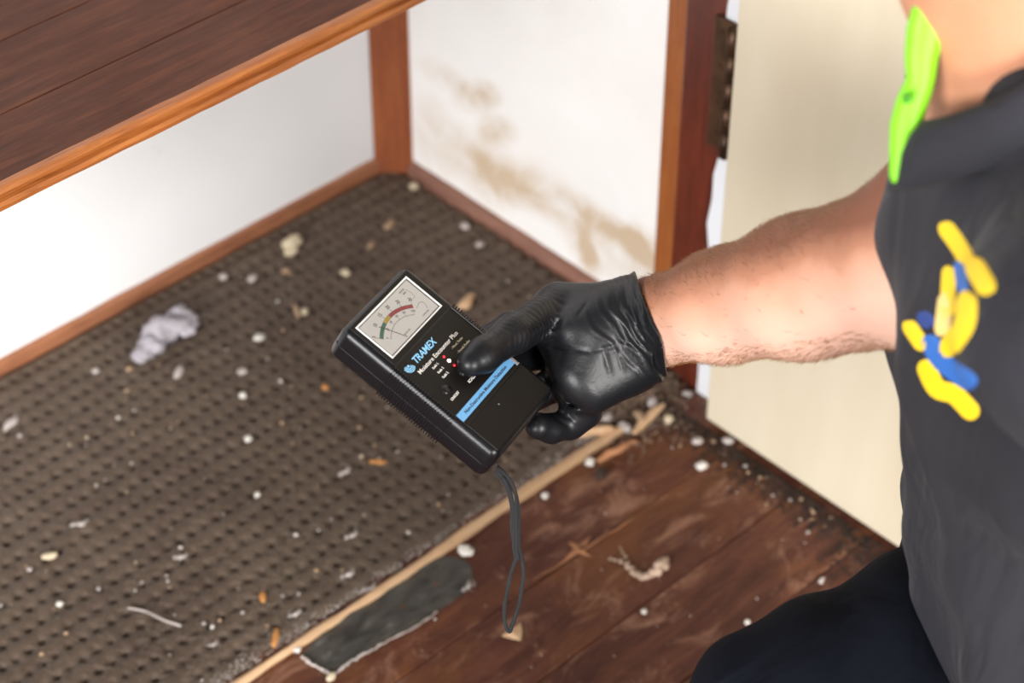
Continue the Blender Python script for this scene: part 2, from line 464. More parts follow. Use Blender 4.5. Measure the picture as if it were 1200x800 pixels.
# white painted outer trim with a ragged paint edge against the jamb
V = []; n = 60
for i in range(n + 1):
    z = 2.1 * i / n; e = 0.004 * math.sin(z * 31) + 0.0025 * math.sin(z * 83 + 1)
    yy = -0.5300 + e
    V += [(-0.0325, yy, z), (-0.0325, -0.575, z), (0.02, -0.575, z), (0.02, yy, z)]
F = []
for i in range(n):
    for j in range(4):
        F.append((4 * i + j, 4 * i + (j + 1) % 4, 4 * i + 4 + (j + 1) % 4, 4 * i + 4 + j))
F += [(0, 1, 2, 3), (4 * n + 3, 4 * n + 2, 4 * n + 1, 4 * n)]
tr4 = obj('trim_4', mesh('trim_4', V, F), M['white']); tag(tr4, kind='structure')

# door leaf
dx = -0.0665
door = obj('door_1', from_bm('door_1', box_bm(dx, dx + 0.034, -1.32, -0.5735, 0.010, 2.05, 0.0015)), M['door']); tag(door, kind='structure')
hg = obj('hinge', from_bm('hinge', box_bm(-0.0375, -0.0330, -0.560, -0.520, 0.352, 0.512, 0.001)), M['hinge'], door)
for k in range(5):
    zz = 0.352 + k * 0.032
    obj('knuckle', tube_mesh('knuckle', [(-0.0415, -0.5495, zz), (-0.0415, -0.5495, zz + 0.0306)], 0.0062, 12), M['hinge'], hg, True)
for zz in (0.372, 0.41, 0.455, 0.495):
    obj('screw', tube_mesh('screw', [(-0.0385, -0.530, zz), (-0.0372, -0.530, zz)], 0.0032, 10), M['hinge'], hg)

# ------------------------------------------------------------------ shelf
SH = 0.68; SY = -0.478
shelf = empty('shelf', (-1.2, -0.22, SH - 0.022))
def inparent(o, p):
    o.parent = p; o.matrix_parent_inverse = Matrix.Translation(-Vector(p.location)); return o
yb = [SY + 0.010, -0.3898, -0.2965, -0.2065, -0.115, -0.024, WY]
for (y0, y1) in zip(yb[:-1], yb[1:]):
    inparent(box('shelf_board', -2.6, -0.012 if y1 < 0 else -0.034, y0 + 0.0006, y1 - 0.0006, SH - 0.0185, SH - random.uniform(0.0, 0.0005), M['shelf'], None, 0.0008), shelf)
prof = [(SY + .0105, SH + 0.0002), (SY + .0045, SH + 0.0004), (SY + .0012, SH - 0.0008), (SY, SH - 0.0035), (SY + .0008, SH - 0.0068),
        (SY + .0048, SH - 0.0082), (SY + .0050, SH - 0.0108), (SY + .0012, SH - 0.0120), (SY - .0003, SH - 0.0155), (SY + .0006, SH - 0.0195), (SY + .003, SH - 0.0210), (SY + .0105, SH - 0.0210)]
inparent(extrude_profile('edge_moulding', prof, 'x', -2.6, -0.012, M['edge'], n=160, wob=0.00025), shelf)
rs2 = random.Random(3)
tag(shelf, 'dark stained timber board shelf with orange moulded front edge above the white panel', 'shelf')

# ------------------------------------------------------------------ underlay with pockets
MX0, MX1, MY0, MY1 = -1.75, -0.0045, -0.500, 0.0415
px_, py_ = 0.0168, 0.0242
NXc, NYc = 8, 8
nx = int((MX1 - MX0) / px_ * NXc); ny = int((MY1 - MY0) / py_ * NYc)
gx = np.linspace(MX0, MX1, nx + 1); gy = np.linspace(MY0, MY1, ny + 1)
X_, Y_ = np.meshgrid(gx, gy, indexing='ij')


def vnoise(x, y, s, seed=0):
    r = np.random.default_rng(seed); T = r.random((256, 256))
    xf, yf = x * s + 100, y * s + 100
    xi, yi = np.floor(xf).astype(int), np.floor(yf).astype(int); fx, fy = xf - xi, yf - yi
    fx = fx * fx * (3 - 2 * fx); fy = fy * fy * (3 - 2 * fy)
    g = lambda a, b: T[a % 256, b % 256]
    return (g(xi, yi) * (1 - fx) + g(xi + 1, yi) * fx) * (1 - fy) + (g(xi, yi + 1) * (1 - fx) + g(xi + 1, yi + 1) * fx) * fy


wx_ = (vnoise(X_, Y_, 9, 1) - .5) * 0.010; wy_ = (vnoise(X_, Y_, 9, 2) - .5) * 0.010
ux = ((X_ + wx_) / px_ + 0.35) % 1 - 0.5; uy = ((Y_ + wy_) / py_ + 0.3) % 1 - 0.5
cid = np.floor((X_ + wx_) / px_ + 0.35) * 13.7 + np.floor((Y_ + wy_) / py_ + 0.3) * 7.3
dep = 0.55 + 0.45 * np.sin(cid * 12.9898) ** 2
pk = np.clip(1.2 - ((ux / 0.30) ** 2 + (uy / 0.20) ** 2), 0, 1)
pk = pk * pk * (3 - 2 * pk)
row = 0.5 + 0.5 * np.cos(2 * np.pi * uy)       # rounded ribs between the rows of pockets
Hh = 0.0068 - 0.0055 * pk * dep - 0.0018 * row + 0.0016 * (vnoise(X_, Y_, 40, 3) - .5) + 0.0012 * (vnoise(X_, Y_, 150, 4) - .5) + 0.0025 * (vnoise(X_, Y_, 6, 5) - .5)
Hh = np.clip(Hh, 0.0006, None)
edge_ = (vnoise(X_, Y_ * 0, 70, 6) - .5) * 0.012
Yv = Y_.copy(); Yv[:, 0] += edge_[:, 0]; Hh[:, 0] = 0.0003; Hh[:, -1] = 0.0003; Hh[0] = 0.0003; Hh[-1] = 0.0003
V = np.stack([X_, Yv, Hh], -1).reshape(-1, 3)
idx = np.arange((nx + 1) * (ny + 1)).reshape(nx + 1, ny + 1)
Q = np.stack([idx[:-1, :-1], idx[1:, :-1], idx[1:, 1:], idx[:-1, 1:]], -1).reshape(-1, 4)
mat = obj('carpet_underlay', npmesh('carpet_underlay', V, Q), M['mat'], None, True)
tag(mat, 'brown pocketed rubber carpet underlay covering the cupboard base, dusty and littered', 'underlay')

# pale timber strip along the front of the underlay
prof_n = 150; V = []; F = []
for i in range(prof_n + 1):
    t_ = i / prof_n; x = -1.75 + t_ * (1.75 - 0.145)
    wd = 0.0042 + 0.0040 * max(0, (x + 0.55) / 0.4) + 0.0008 * math.sin(x * 60) + random.uniform(-.0005, .0005)
    y = -0.5135 + 0.0012 * math.sin(x * 17); hh = 0.0062 + random.uniform(-.0004, .0004)
    if x > -0.20: wd *= 0.75
    V += [(x, y - wd, 0.0001), (x, y - wd * .9, hh * .8), (x, y, hh), (x, y + wd * .9, hh * .75), (x, y + wd, 0.0001)]
for i in range(prof_n):
    for j in range(5): F.append((5 * i + j, 5 * i + (j + 1) % 5, 5 * i + 5 + (j + 1) % 5, 5 * i + 5 + j))
F += [(0, 1, 2, 3, 4), tuple(range(5 * prof_n, 5 * prof_n + 5))[::-1]]
tag(obj('timber_strip', mesh('timber_strip', V, F), M['strip']), 'long pale raw timber strip between the rubber underlay and red-brown floorboards', 'strip')

# torn grey membrane with ragged edge
mem = empty('torn_membrane', tuple(onz(450, 715)))
poly = [(354, 768), (372, 744), (412, 712), (455, 684), (500, 655), (530, 652), (552, 664), (548, 690), (520, 712), (482, 735), (440, 756), (405, 782), (378, 784)]
P = spline([onz(*p) for p in poly + [poly[0]]], 5)[:-1]
cen = np.mean(P, 0); V = [(cen[0], cen[1], 0.0012)]; F = []
nr = 7; k = len(P)
for j in range(1, nr + 1):
    for i, p in enumerate(P):
        q = cen + (p - cen) * (j / nr); jit = 0.0014 * math.sin(q[0] * 130 + q[1] * 90) + 0.0012 * math.sin(q[1] * 210)
        V.append((q[0], q[1], 0.0003 if j == nr else 0.0022 + jit))
for i in range(k): F.append((0, 1 + i, 1 + (i + 1) % k))
for j in range(nr - 1):
    for i in range(k): F.append((1 + j * k + i, 1 + (j + 1) * k + i, 1 + (j + 1) * k + (i + 1) % k, 1 + j * k + (i + 1) % k))
inparent(obj('sheet', mesh('sheet', V, F), M['membrane'], None, True), mem)
ep = [onz(*p) for p in [(354, 770), (362, 776), (378, 786), (392, 790), (402, 782), (412, 776), (440, 760), (482, 738), (512, 718)]]
ep = [(p[0] + random.uniform(-.0015, .0015), p[1] + random.uniform(-.0015, .0015), 0.0018) for p in spline(ep, 8)]
inparent(obj('torn_edge', tube_mesh('torn_edge', ep, [random.uniform(.0008, .0026) * (1 - i / len(ep) * .6) for i in range(len(ep))], 6), M['lint'], None, True), mem)
tag(mem, 'dark grey torn membrane patch with pale ragged edge lying beside the pale strip', 'membrane')


# ------------------------------------------------------------------ debris
def lump(r, aspect=(1, 1, .6), rough=0.3, sub=2, seed=0):
    rr = random.Random(seed); bm = bmesh.new(); bmesh.ops.create_icosphere(bm, subdivisions=sub, radius=1)
    D = [(Vector((rr.uniform(-1, 1), rr.uniform(-1, 1), rr.uniform(-1, 1))).normalized(), rr.uniform(-rough, rough), rr.uniform(1.5, 4)) for _ in range(7)]
    for v in bm.verts:
        d = 1 + sum(a * math.sin(f_ * v.co.dot(n_) * 2 + a * 9) for n_, a, f_ in D) * .5
        v.co = Vector((v.co.x * aspect[0] * d, v.co.y * aspect[1] * d, v.co.z * aspect[2] * d)) * r
    mz = min(v.co.z for v in bm.verts)
    for v in bm.verts: v.co.z -= mz
    return bm


MATZ = 0.0060


def floorz(p):
    return MATZ - 0.0008 if (p[1] > -0.503 and p[0] < MX1) else 0.0


def put(name, px, py, bm, m, label, cat, group=None, rz=None, z=None, smooth=True):
    p = onz(px, py, 0.004); zz = floorz(p) if z is None else z
    o = obj(name, from_bm(name, bm), m, None, smooth); o.location = (p[0], p[1], zz)
    o.rotation_euler[2] = random.uniform(0, 6.28) if rz is None else rz
    tag(o, label, cat, group); return o


def fibres_bm(n, spread, length, r, seed=0, h=.004):
    rr = random.Random(seed); bm = bmesh.new()
    for _ in range(n):
        a = rr.uniform(0, 6.28); x, y = rr.gauss(0, spread), rr.gauss(0, spread * .6); z = rr.uniform(.0004, h)
        pts = []; L_ = length * rr.uniform(.4, 1)
        for k in range(5):
            pts.append(Vector((x, y, z))); a += rr.uniform(-.7, .7)
            x += math.cos(a) * L_ / 4; y += math.sin(a) * L_ / 4; z = max(.0003, z + rr.uniform(-.001, .0012))
        ring = []
        for q in pts:
            s = [bm.verts.new(q + Vector((math.cos(b) * r, math.sin(b) * r, r * math.sin(b * 2)))) for b in (0, 2.1, 4.2)]
            ring.append(s)
        for i in range(4):
            for j in range(3): bm.faces.new((ring[i][j], ring[i][(j + 1) % 3], ring[i + 1][(j + 1) % 3], ring[i + 1][j]))
    return bm


def merge(*bms):
    out = bmesh.new()
    for b in bms:
        me = bpy.data.meshes.new('t'); b.to_mesh(me); b.free(); out.from_mesh(me); bpy.data.meshes.remove(me)
    return out


def moved(bm, x, y, z=0, s=1, rz=0):
    bmesh.ops.rotate(bm, cent=(0, 0, 0), matrix=Matrix.Rotation(rz, 3, 'Z'), verts=bm.verts)
    bmesh.ops.scale(bm, vec=(s, s, s), verts=bm.verts); bmesh.ops.translate(bm, vec=(x, y, z), verts=bm.verts); return bm


# the lilac-grey wad: lumps in a row from lower left to upper right (local x along world x)
p0 = onz(195, 400)
bl = []
for (qx, qy, r, sd) in ((171, 420, .0135, 1), (180, 412, .016, 2), (190, 400, .021, 3), (203, 392, .020, 4), (213, 382, .016, 5), (219, 395, .011, 6), (186, 388, .013, 7), (167, 424, .009, 8), (222, 388, .010, 18)):
    q = onz(qx, qy); bl.append(moved(lump(r, (1, .9, .62), .34, 3, sd), q[0] - p0[0], q[1] - p0[1]))
bl.append(fibres_bm(60, .02, .02, .0003, 9, .016))
put('fluff_wad', 195, 400, merge(*bl), M['fluff'], 'big lilac grey wad of fluff on the underlay near the left wall', 'fluff', rz=0)
put('plaster_chunk', 342, 291, merge(moved(lump(.0125, (1.15, .8, .6), .22, 3, 11), 0.001, 0.0), moved(lump(.0095, (1, .8, .5), .2, 2, 12), -.009, -.006)), M['plaster2'],
    'largest cream white plaster chunk lying on the underlay near the back baseboard', 'plaster', rz=.2)
put('plaster_chunk', 546, 645, lump(.0085, (.85, 1.1, .5), .2, 3, 13), M['plaster'], 'white plaster chunk on the floorboards just in front of the pale strip', 'plaster', rz=.4, z=0)
put('bark_chip', 547, 357, lump(.013, (1.3, .55, .3), .3, 2, 14), M['strip'], 'pale tan wood chip on the underlay just behind the meter and thumb', 'chip', rz=.3)
CH = [(348, 367, .007, 'tan', 'tan rod shaped chip lying left of the meter on the underlay', (1.9, .5, .4), 1.1),
      (357, 368, .005, 'plaster2', 'small cream crumb touching the tan rod shaped chip', (1, 1, .6), 0),
      (284, 438, .0055, 'lint', 'rounded pale grey crumb midway between fluff wad and meter', (1.2, 1, .5), 0),
      (285, 467, .0048, 'plaster', 'bright white round crumb below the rounded pale grey crumb', (1, 1, .7), 0),
      (291, 517, .0046, 'plaster', 'bright white crumb alone in the middle of the underlay', (1, 1, .7), 0),
      (302, 582, .0036, 'plaster', 'small white crumb straight above the orange slivers', (1, 1, .7), 0),
      (304, 399, .0062, 'plaster', 'flat white crumb right of the lilac fluff wad', (1.3, .8, .5), 0),
      (335, 320, .005, 'tan', 'dull tan crumb just below the largest plaster chunk', (1, 1, .5), 0),
      (405, 323, .0065, 'plaster2', 'cream crumb left of the top corner of the meter', (.8, 1.1, .6), 0),
      (485, 222, .0068, 'plaster2', 'cream crumb nearest to the foot of the corner post', (1, .9, .6), 0),
      (456, 265, .008, 'tan', 'flat tan flake in the back corner left of the post line', (1.5, .7, .25), .3),
      (435, 289, .006, 'tan', 'small tan flake in front of the flat tan flake at the back', (1.4, .7, .25), .3),
      (545, 268, .0065, 'lint', 'pale crumb close to the right baseboard', (1, 1, .5), 0),
      (562, 289, .0055, 'lint', 'grey crumb third from the post along the right baseboard', (1, 1, .5), 0),
      (262, 327, .006, 'lint', 'grey fluff crumb left of two crumbs near the back baseboard', (1, 1, .5), 0),
      (296, 329, .006, 'lint', 'grey fluff crumb right of two crumbs near the back baseboard', (1.2, .9, .5), 0),
      (210, 440, .0075, 'lint', 'elongated pale crumb below the lilac fluff wad', (1.7, .7, .5), .5),
      (152, 435, .0045, 'tan', 'tan crumb at the lower left tip of the lilac fluff wad', (1, 1, .6), 0),
      (113, 437, .0045, 'lint', 'grey speck left of the lilac fluff wad', (1, 1, .5), 0),
      (13, 497, .0075, 'lint', 'flat grey flake at the far left of the underlay', (1.6, .8, .3), .5),
      (59, 655, .0065, 'plaster2', 'curled cream crumb near the lower left corner of the underlay', (1.5, .7, .6), -.3),
      (35, 669, .003, 'lint', 'upper of two lilac specks under the curled cream crumb', (1, 1, .6), 0),
      (70, 710, .0038, 'plaster', 'white speck at the lower left below the curled cream crumb', (1.1, 1, .6), 0),
      (443, 543, .0055, 'orange', 'orange flake on the underlay left of the strap', (.7, 1.8, .3), .7),
      (381, 456, .0045, 'orange', 'dull orange crumb left of the ribbed side of the meter', (1, 1, .5), 0),
      (308, 701, .0055, 'orange', 'upper orange sliver on the underlay close to the pale strip', (1.5, .7, .3), .9),
      (323, 749, .0075, 'orange', 'lower orange sliver on the underlay close to the pale strip', (1.9, .5, .3), .75),
      (822, 546, .0062, 'plaster', 'bright white crumb on the floorboards below the door corner', (1, 1, .8), 0),
      (817, 516, .0062, 'lint', 'first pale crumb beside the door corner on the boards', (1, 1, .6), 0),
      (853, 516, .0062, 'lint', 'second pale crumb tucked at the door bottom', (1, 1, .6), 0),
      (783, 491, .006, 'plaster2', 'cream crumb beside the broken end of the pale strip', (1, 1, .8), 0),
      (691, 541, .0055, 'plaster', 'white crumb under the gloved hand near the strip', (1, 1, .7), 0),
      (639, 580, .0048, 'plaster', 'white crumb in front of the strip right of the strap', (1, 1, .7), 0),
      (755, 715, .0035, 'plaster', 'white speck on the boards left of the knee', (1, 1, .7), 0),
      (876, 727, .0032, 'plaster', 'white speck on the boards just above the dark knee', (1, 1, .7), 0),
      (388, 792, .0045, 'plaster2', 'yellowish crumb on the ragged edge of the grey membrane', (1.4, 1, .6), 0),
      (348, 760, .004, 'plaster', 'white crumb at the left end of the grey membrane', (1, 1, .7), 0),
      (704, 556, .0075, 'dirt', 'black crumb at the front side of the broken strip end', (1.1, .9, .8), 0),
      (963, 678, .0045, 'lint', 'pinkish lint knot on the boards above the dark thigh', (1.5, .6, .5), .2)]
for i, (x, y, r, mk, lab, asp, rz) in enumerate(CH):
    put('debris_crumb', x, y, lump(r, asp, .25, 2, 40 + i), M[mk], lab, 'debris', None, rz)
# straw
a_, b_ = onz(150, 712, .008), onz(212, 733, .008)
pts = spline([a_, (a_ * .66 + b_ * .34) + np.array([.001, .001, .002]), (a_ * .3 + b_ * .7) + np.array([-.001, 0, .001]), b_], 6)
tag(obj('straw_stalk', tube_mesh('straw_stalk', pts, [.0011] * len(pts), 6), M['lint'], None, True), 'thin dry straw stalk lying on the underlay at lower left', 'straw')
# feathery lint tufts
TUFT = [(413, 630, .010, 'white lint tuft on the underlay left of the strap loop'), (405, 556, .011, 'forked white lint tuft left of the orange flake'),
        (432, 688, .010, 'lint tuft straddling the pale strip beside the membrane'), (93, 617, .011, 'pale grey lint scrap at left of the underlay'),
        (408, 676, .011, 'white lint tuft behind the strip above the membrane'),         (346, 722, .009, 'lint tuft between the two orange slivers and strip'), (211, 655, .009, 'pale double lint scrap at centre left of the underlay'),
        (250, 757, .007, 'thin lint scrap near the bottom edge of the underlay'), (548, 686, .009, 'curly lint strand at the right end of the membrane')]
for i, (x, y, s, lab) in enumerate(TUFT):
    bm = merge(moved(lump(s * .45, (1.3, .6, .4), .4, 2, 100 + i), s * .2, 0), moved(lump(s * .3, (1, .8, .5), .4, 2, 130 + i), -s * .5, s * .25),
               fibres_bm(16, s * .5, s * .9, .0002, 150 + i, .003), moved(lump(s * .26, (1.6, .6, .4), .5, 2, 170 + i), s * .75, s * .2, rz=.6))
    put('lint_tuft', x, y, bm, M['lint'], lab, 'lint', None, random.uniform(-.4, .6))
# the big feathery fluff: a bent ragged roll of lumps
fp = spline([onz(*q) for q in ((716, 652), (730, 657), (744, 670), (758, 675), (770, 668), (776, 662))], 4)
p0 = onz(755, 668); bl = []
for k, q in enumerate(fp):
    bl.append(moved(lump(.0016 + .0055 * (k / len(fp)) ** 1.2, (1.2, .8, .6), .5, 2, 400 + k), q[0] - p0[0] + random.uniform(-.001, .001), q[1] - p0[1] + random.uniform(-.0015, .0015)))
for k, q in enumerate(spline([onz(*q) for q in ((727, 638), (733, 650), (744, 668))], 3)):
    bl.append(moved(lump(.0012 + .0004 * k, (1, .8, .5), .4, 1, 430 + k), q[0] - p0[0], q[1] - p0[1]))
bl.append(fibres_bm(14, .012, .010, .00018, 99, .003))
put('fluff_roll', 755, 668, merge(*bl), M['warm'], 'large feathery pinkish white fluff curl on the red-brown boards', 'fluff', rz=0)
# splinter and gouged cross in the boards
V = [(0, 0, .0004), (.011, .004, .0006), (.026, .0015, .0002), (.012, -.003, .0004), (.004, .016, .0003), (-.002, .004, .0007), (-.018, .004, .0002), (-.003, -.003, .0005), (.001, -.018, .0002), (.004, -.004, .0006)]
c_ = (0.001, 0.001, .0022)
F = [(i, (i + 1) % 10, 10) for i in range(10)]
g = obj('wood_splinter', mesh('wood_splinter', [(v[0] * 1.0, v[1] * 1.0, v[2]) for v in V] + [c_], F), M['gouge']); p = onz(677, 645)
g.location = (p[0], p[1], 0.0003); g.rotation_euler[2] = .15
tag(g, 'orange cross shaped splintered gouge scrap on the floorboards', 'splinter')
a_, b_ = onz(625, 680, .001), onz(744, 606, .001)
pts = [a_ + (b_ - a_) * k / 10 + np.array([0, .0012 * math.sin(k * 2.1), 0]) for k in range(11)]
tag(obj('wood_sliver', tube_mesh('wood_sliver', pts, [.0004 + .0009 * math.sin(math.pi * k / 10) for k in range(11)], 5), M['gouge']), 'long thin orange wood sliver crossing the cross shaped gouge', 'splinter')
V = [(0, 0, 0), (.02, .004, .001), (.016, -.008, .001), (.009, -.018, .0005), (.005, -.006, .004), (-.006, -.004, .0006)]
g = obj('wood_splinter', mesh('wood_splinter', V, [(0, 1, 4), (1, 2, 4), (2, 3, 4), (3, 5, 4), (5, 0, 4), (0, 5, 3, 2, 1)]), M['strip']); p = onz(592, 741); g.location = (p[0], p[1], .0005); g.rotation_euler[2] = -.3
tag(g, 'small pale pointed splinter on the boards right under the strap loop', 'splinter')
# broken strip end pile
PL = [((676, 510), (720, 500), .006, 'strip', 'upper broken strip piece in the debris pile'), ((742, 506), (778, 474), .0055, 'strip', 'broken strip end piece leaning towards the jamb'),
      ((702, 540), (745, 516), .0045, 'gouge', 'lower brown split strip piece in the debris pile')]
for i, (a, b, r, mk, lab) in enumerate(PL):
    a_, b_ = onz(*a, .006), onz(*b, .008); pts = [a_ + (b_ - a_) * k / 6 + rng.normal(0, .0012, 3) * [1, 1, .4] for k in range(7)]
    tag(obj('strip_fragment', tube_mesh('strip_fragment', pts, [r * s for s in (.5, .9, 1, .9, 1, .8, .4)], 6), M[mk]), lab, 'wood fragment')
for i, (x, y, r, lab) in enumerate(((732, 500, .011, 'white plaster lump on the broken end of the pale strip'), (765, 470, .010, 'white plaster lump near the jamb foot in the debris'),
                                    (750, 486, .010, 'pinkish plaster lump between two white lumps in the debris'), (680, 498, .010, 'pale plaster lump behind the strip right of the fingertip'),
                                    (712, 492, .008, 'small pale lump behind the strip right of the fingertip'), (806, 460, .007, 'pale crumb against the foot of the jamb'), (700, 484, .006, 'small crumb under the glove heel'))):
    put('plaster_lump', x, y, lump(r * .72, (1.2, .9, .5), .35, 2, 200 + i), M['lint' if i != 2 else 'tan'], lab, 'plaster')

# small crumbs (countable but alike) on underlay and on boards
proto = {}
for mk in ('plaster', 'lint', 'tan', 'plaster2', 'dirt2'):
    proto[mk] = [from_bm('crumb', lump(1.0, (1, random.uniform(.6, 1), .6), .3, 1, 300 + k)) for k in range(3)]
    for me in proto[mk]: me.materials.append(M[mk]); me.polygons.foreach_set('use_smooth', [True] * len(me.polygons))
rs = random.Random(5)
def crumb(x, y, r, mk, label, group):
    o = bpy.data.objects.new('crumb', rs.choice(proto[mk])); COL.objects.link(o)
    o.location = (x, y, floorz((x, y))); o.scale = (r, r, r); o.rotation_euler[2] = rs.uniform(0, 6.28); tag(o, label, 'crumb', group)
for k in range(150):
    x = rs.uniform(-0.95, -0.03); y = -0.49 + 0.50 * rs.random() ** 1.7
    crumb(x, y, rs.choice((.0013, .0016, .002, .0026, .0032)), rs.choice(('plaster', 'lint', 'lint', 'tan', 'tan', 'plaster2')),
          'tiny pale crumb scattered on the brown rubber underlay', 'tiny crumbs on the underlay')
for k in range(60):
    x = rs.uniform(-0.70, -0.08); y = rs.uniform(-0.88, -0.53)
    crumb(x, y, rs.choice((.0008, .001, .0013, .0018)), rs.choice(('plaster', 'lint', 'tan')), 'tiny pale crumb scattered on the red-brown floorboards', 'tiny crumbs on the floorboards')
for k in range(34):
    t_ = rs.random(); x = -0.078 - rs.random() ** 1.5 * .05; y = -0.56 - t_ * .22
    crumb(x, y, rs.choice((.0014, .002, .0028)), rs.choice(('tan', 'tan', 'dirt2', 'lint')), 'pale crumb in the dirt line under the cream door', 'crumbs along the door bottom')


def grit(name, pts, sizes, m, label, cat):
    n = len(pts); b = np.array([[1, 0, 0], [-.5, .87, 0], [-.5, -.87, 0], [0, 0, 1.1]])
    ang = rng.uniform(0, 6.28, n); c, s = np.cos(ang), np.sin(ang)
    B = np.broadcast_to(b, (n, 4, 3)) * rng.uniform(.5, 1.3, (n, 4, 1)) * np.array(sizes)[:, None, None]
    V = np.stack([B[..., 0] * c[:, None] - B[..., 1] * s[:, None], B[..., 0] * s[:, None] + B[..., 1] * c[:, None], B[..., 2]], -1) + np.array(pts)[:, None, :]
    f = np.array([[0, 1, 3], [1, 2, 3], [2, 0, 3], [0, 2, 1]]); Fq = (np.arange(n)[:, None, None] * 4 + f[None]).reshape(-1, 3)
    o = obj(name, npmesh(name, V.reshape(-1, 3), Fq), m); tag(o, label, cat, kind='stuff'); return o


# dark dirt in the door line and the strip's end; tan dust along the strip
n = 2600; yy = rng.uniform(-0.95, -0.50, n); xx = -0.070 - np.abs(rng.normal(0, .018, n)) * (1 + (yy < -.8)); ok = xx < -0.05
grit('dirt_line', np.stack([xx, yy, np.full(n, .0002)], 1), rng.uniform(.0008, .0028, n), M['dirt'], 'dark dirt gathered along the bottom of the cream door', 'dirt')
n = 1500; xx = rng.normal(-0.10, .035, n); yy = rng.normal(-0.505, .022, n); k_ = (xx < -.034) & (yy > -0.60)
xx, yy = xx[k_], yy[k_]
grit('dirt_pile', np.stack([xx, yy, np.where(yy > -.5, .006, .0003)], 1), rng.uniform(.001, .0036, len(xx)), M['dirt2'], 'tan dust and grit heaped at the broken end of the strip', 'dirt')
n = 2600; xx = rng.uniform(-1.2, -0.15, n); yy = -0.507 + np.abs(rng.normal(0, .010, n))
grit('dust_line', np.stack([xx, yy, np.full(n, .0062)], 1), rng.uniform(.0004, .0014, n), M['lint'], 'fine pale dust grains along the back side of the timber strip', 'dust')
n = 2600; xx = rng.uniform(-1.1, 0.0, n); yy = rng.uniform(-.49, .03, n); xx = np.minimum(xx, -.01)
grit('dust_specks', np.stack([xx, yy, np.full(n, .0058)], 1), rng.uniform(.0002, .0008, n), M['tan'], None, None).parent = mat
bm = bmesh.new(); fb = []
n = 2400; st = rng.uniform([-1.1, -.49], [-.05, .02], (n, 2)); st[:, 1] = np.where(rng.random(n) < .7, -.49 + np.abs(rng.normal(0, .09, n)), st[:, 1]); st[:, 1] = np.clip(st[:, 1], -.5, .03)
V = []; F = []
for i in range(n):
    a = rng.uniform(0, 6.28); L_ = rng.uniform(.004, .014); x, y = st[i]; b0 = len(V)
    for k in range(4):
        V += [(x, y, .0062 + .0012 * math.sin(k)), (x + .00025 * math.sin(a), y - .00025 * math.cos(a), .0062 + .0012 * math.sin(k)), (x, y, .0066 + .0012 * math.sin(k))]
        a += rng.uniform(-.5, .5); x = min(x + math.cos(a) * L_ / 3, -.006); y += math.sin(a) * L_ / 3
    for k in range(3):
        for j in range(3): F.append((b0 + 3 * k + j, b0 + 3 * k + (j + 1) % 3, b0 + 3 * k + 3 + (j + 1) % 3, b0 + 3 * k + 3 + j))
tag(obj('carpet_fibres', npmesh('carpet_fibres', V, F), M['fibre'], mat), kind='stuff')

#%%METER
# ------------------------------------------------------------------ moisture meter (local axes in mm: x across, y towards the dial, z out of the face)
_c = np.array([-0.04329544, -0.01069141, 0.03143617]); _ex = np.array([0.46748262, 0.55053142, -0.6916467])
_ey = np.array([-0.77866586, 0.62684247, -0.02734962]); _ez = np.array([0.4184967, 0.55134714, 0.72171798])
_a = R(-0.8); _ex, _ey = _ex * math.cos(_a) + _ey * math.sin(_a), _ey * math.cos(_a) - _ex * math.sin(_a)
cw = lambda v: RT * v[0] + UP * v[1] - FW * v[2]
MC = CAM + RT * _c[0] + UP * _c[1] + FW * (1.7 - _c[2])
EX, EY, EZ = cw(_ex), cw(_ey), cw(_ez)


def dl(px, py, z=0.0):                 # pixel onto the plane z (mm) of the meter, returns world
    d = ray(px, py); p0 = MC + EZ * z / 1000
    return CAM + d * (((p0 - CAM) @ EZ) / (d @ EZ))


meter = empty('moisture_meter', tuple(MC))
meter.matrix_world = Matrix(((EX[0], EY[0], EZ[0], MC[0]), (EX[1], EY[1], EZ[1], MC[1]), (EX[2], EY[2], EZ[2], MC[2]), (0, 0, 0, 1))) @ Matrix.Scale(0.001, 4)
tag(meter, 'black handheld moisture meter with analogue dial held in the gloved hand', 'meter')
BX0, BX1, BY0, BY1 = -49.5, 42.0, -74.0, 74.0


def mo(name, me, m, parent=meter, smooth=False): return obj(name, me, m, parent, smooth)


def mbox(name, x0, x1, y0, y1, z0, z1, m, bev=0.0, seg=2, parent=meter, smooth=False):
    return mo(name, from_bm(name, box_bm(x0, x1, y0, y1, z0, z1, bev, seg)), m, parent, smooth)


def rounded_body():
    # loops of a rounded rectangle stacked in z: vertical corner radius 7, bevelled top 3.5 and bottom 4
    prof = [(-33, 5.0), (-32.4, 3.2), (-31, 1.6), (-29, 0.6), (-27, 0.2), (-19, 0.0), (-7, 0.0), (-4.5, 0.35), (-2.6, 1.2), (-1.2, 2.4), (-0.3, 3.8), (0.0, 4.8), (0.0, 5.6)]
    V = []; F = []; nc = 8; k = 4 * (nc + 1)
    for z, ins in prof:
        r = max(1.5, 7.5 - ins)
        for q, (cx, cy) in enumerate(((BX1 - ins - r, BY1 - ins - r), (BX0 + ins + r, BY1 - ins - r), (BX0 + ins + r, BY0 + ins + r), (BX1 - ins - r, BY0 + ins + r))):
            for j in range(nc + 1):
                a = math.pi / 2 * (q + j / nc); V.append((cx + r * math.cos(a), cy + r * math.sin(a), z))
    for i in range(len(prof) - 1):
        for j in range(k): F.append((i * k + j, i * k + (j + 1) % k, (i + 1) * k + (j + 1) % k, (i + 1) * k + j))
    F.append(tuple(range(k))[::-1]); F.append(tuple(range((len(prof) - 1) * k, len(prof) * k)))
    return mesh('case', V, F)


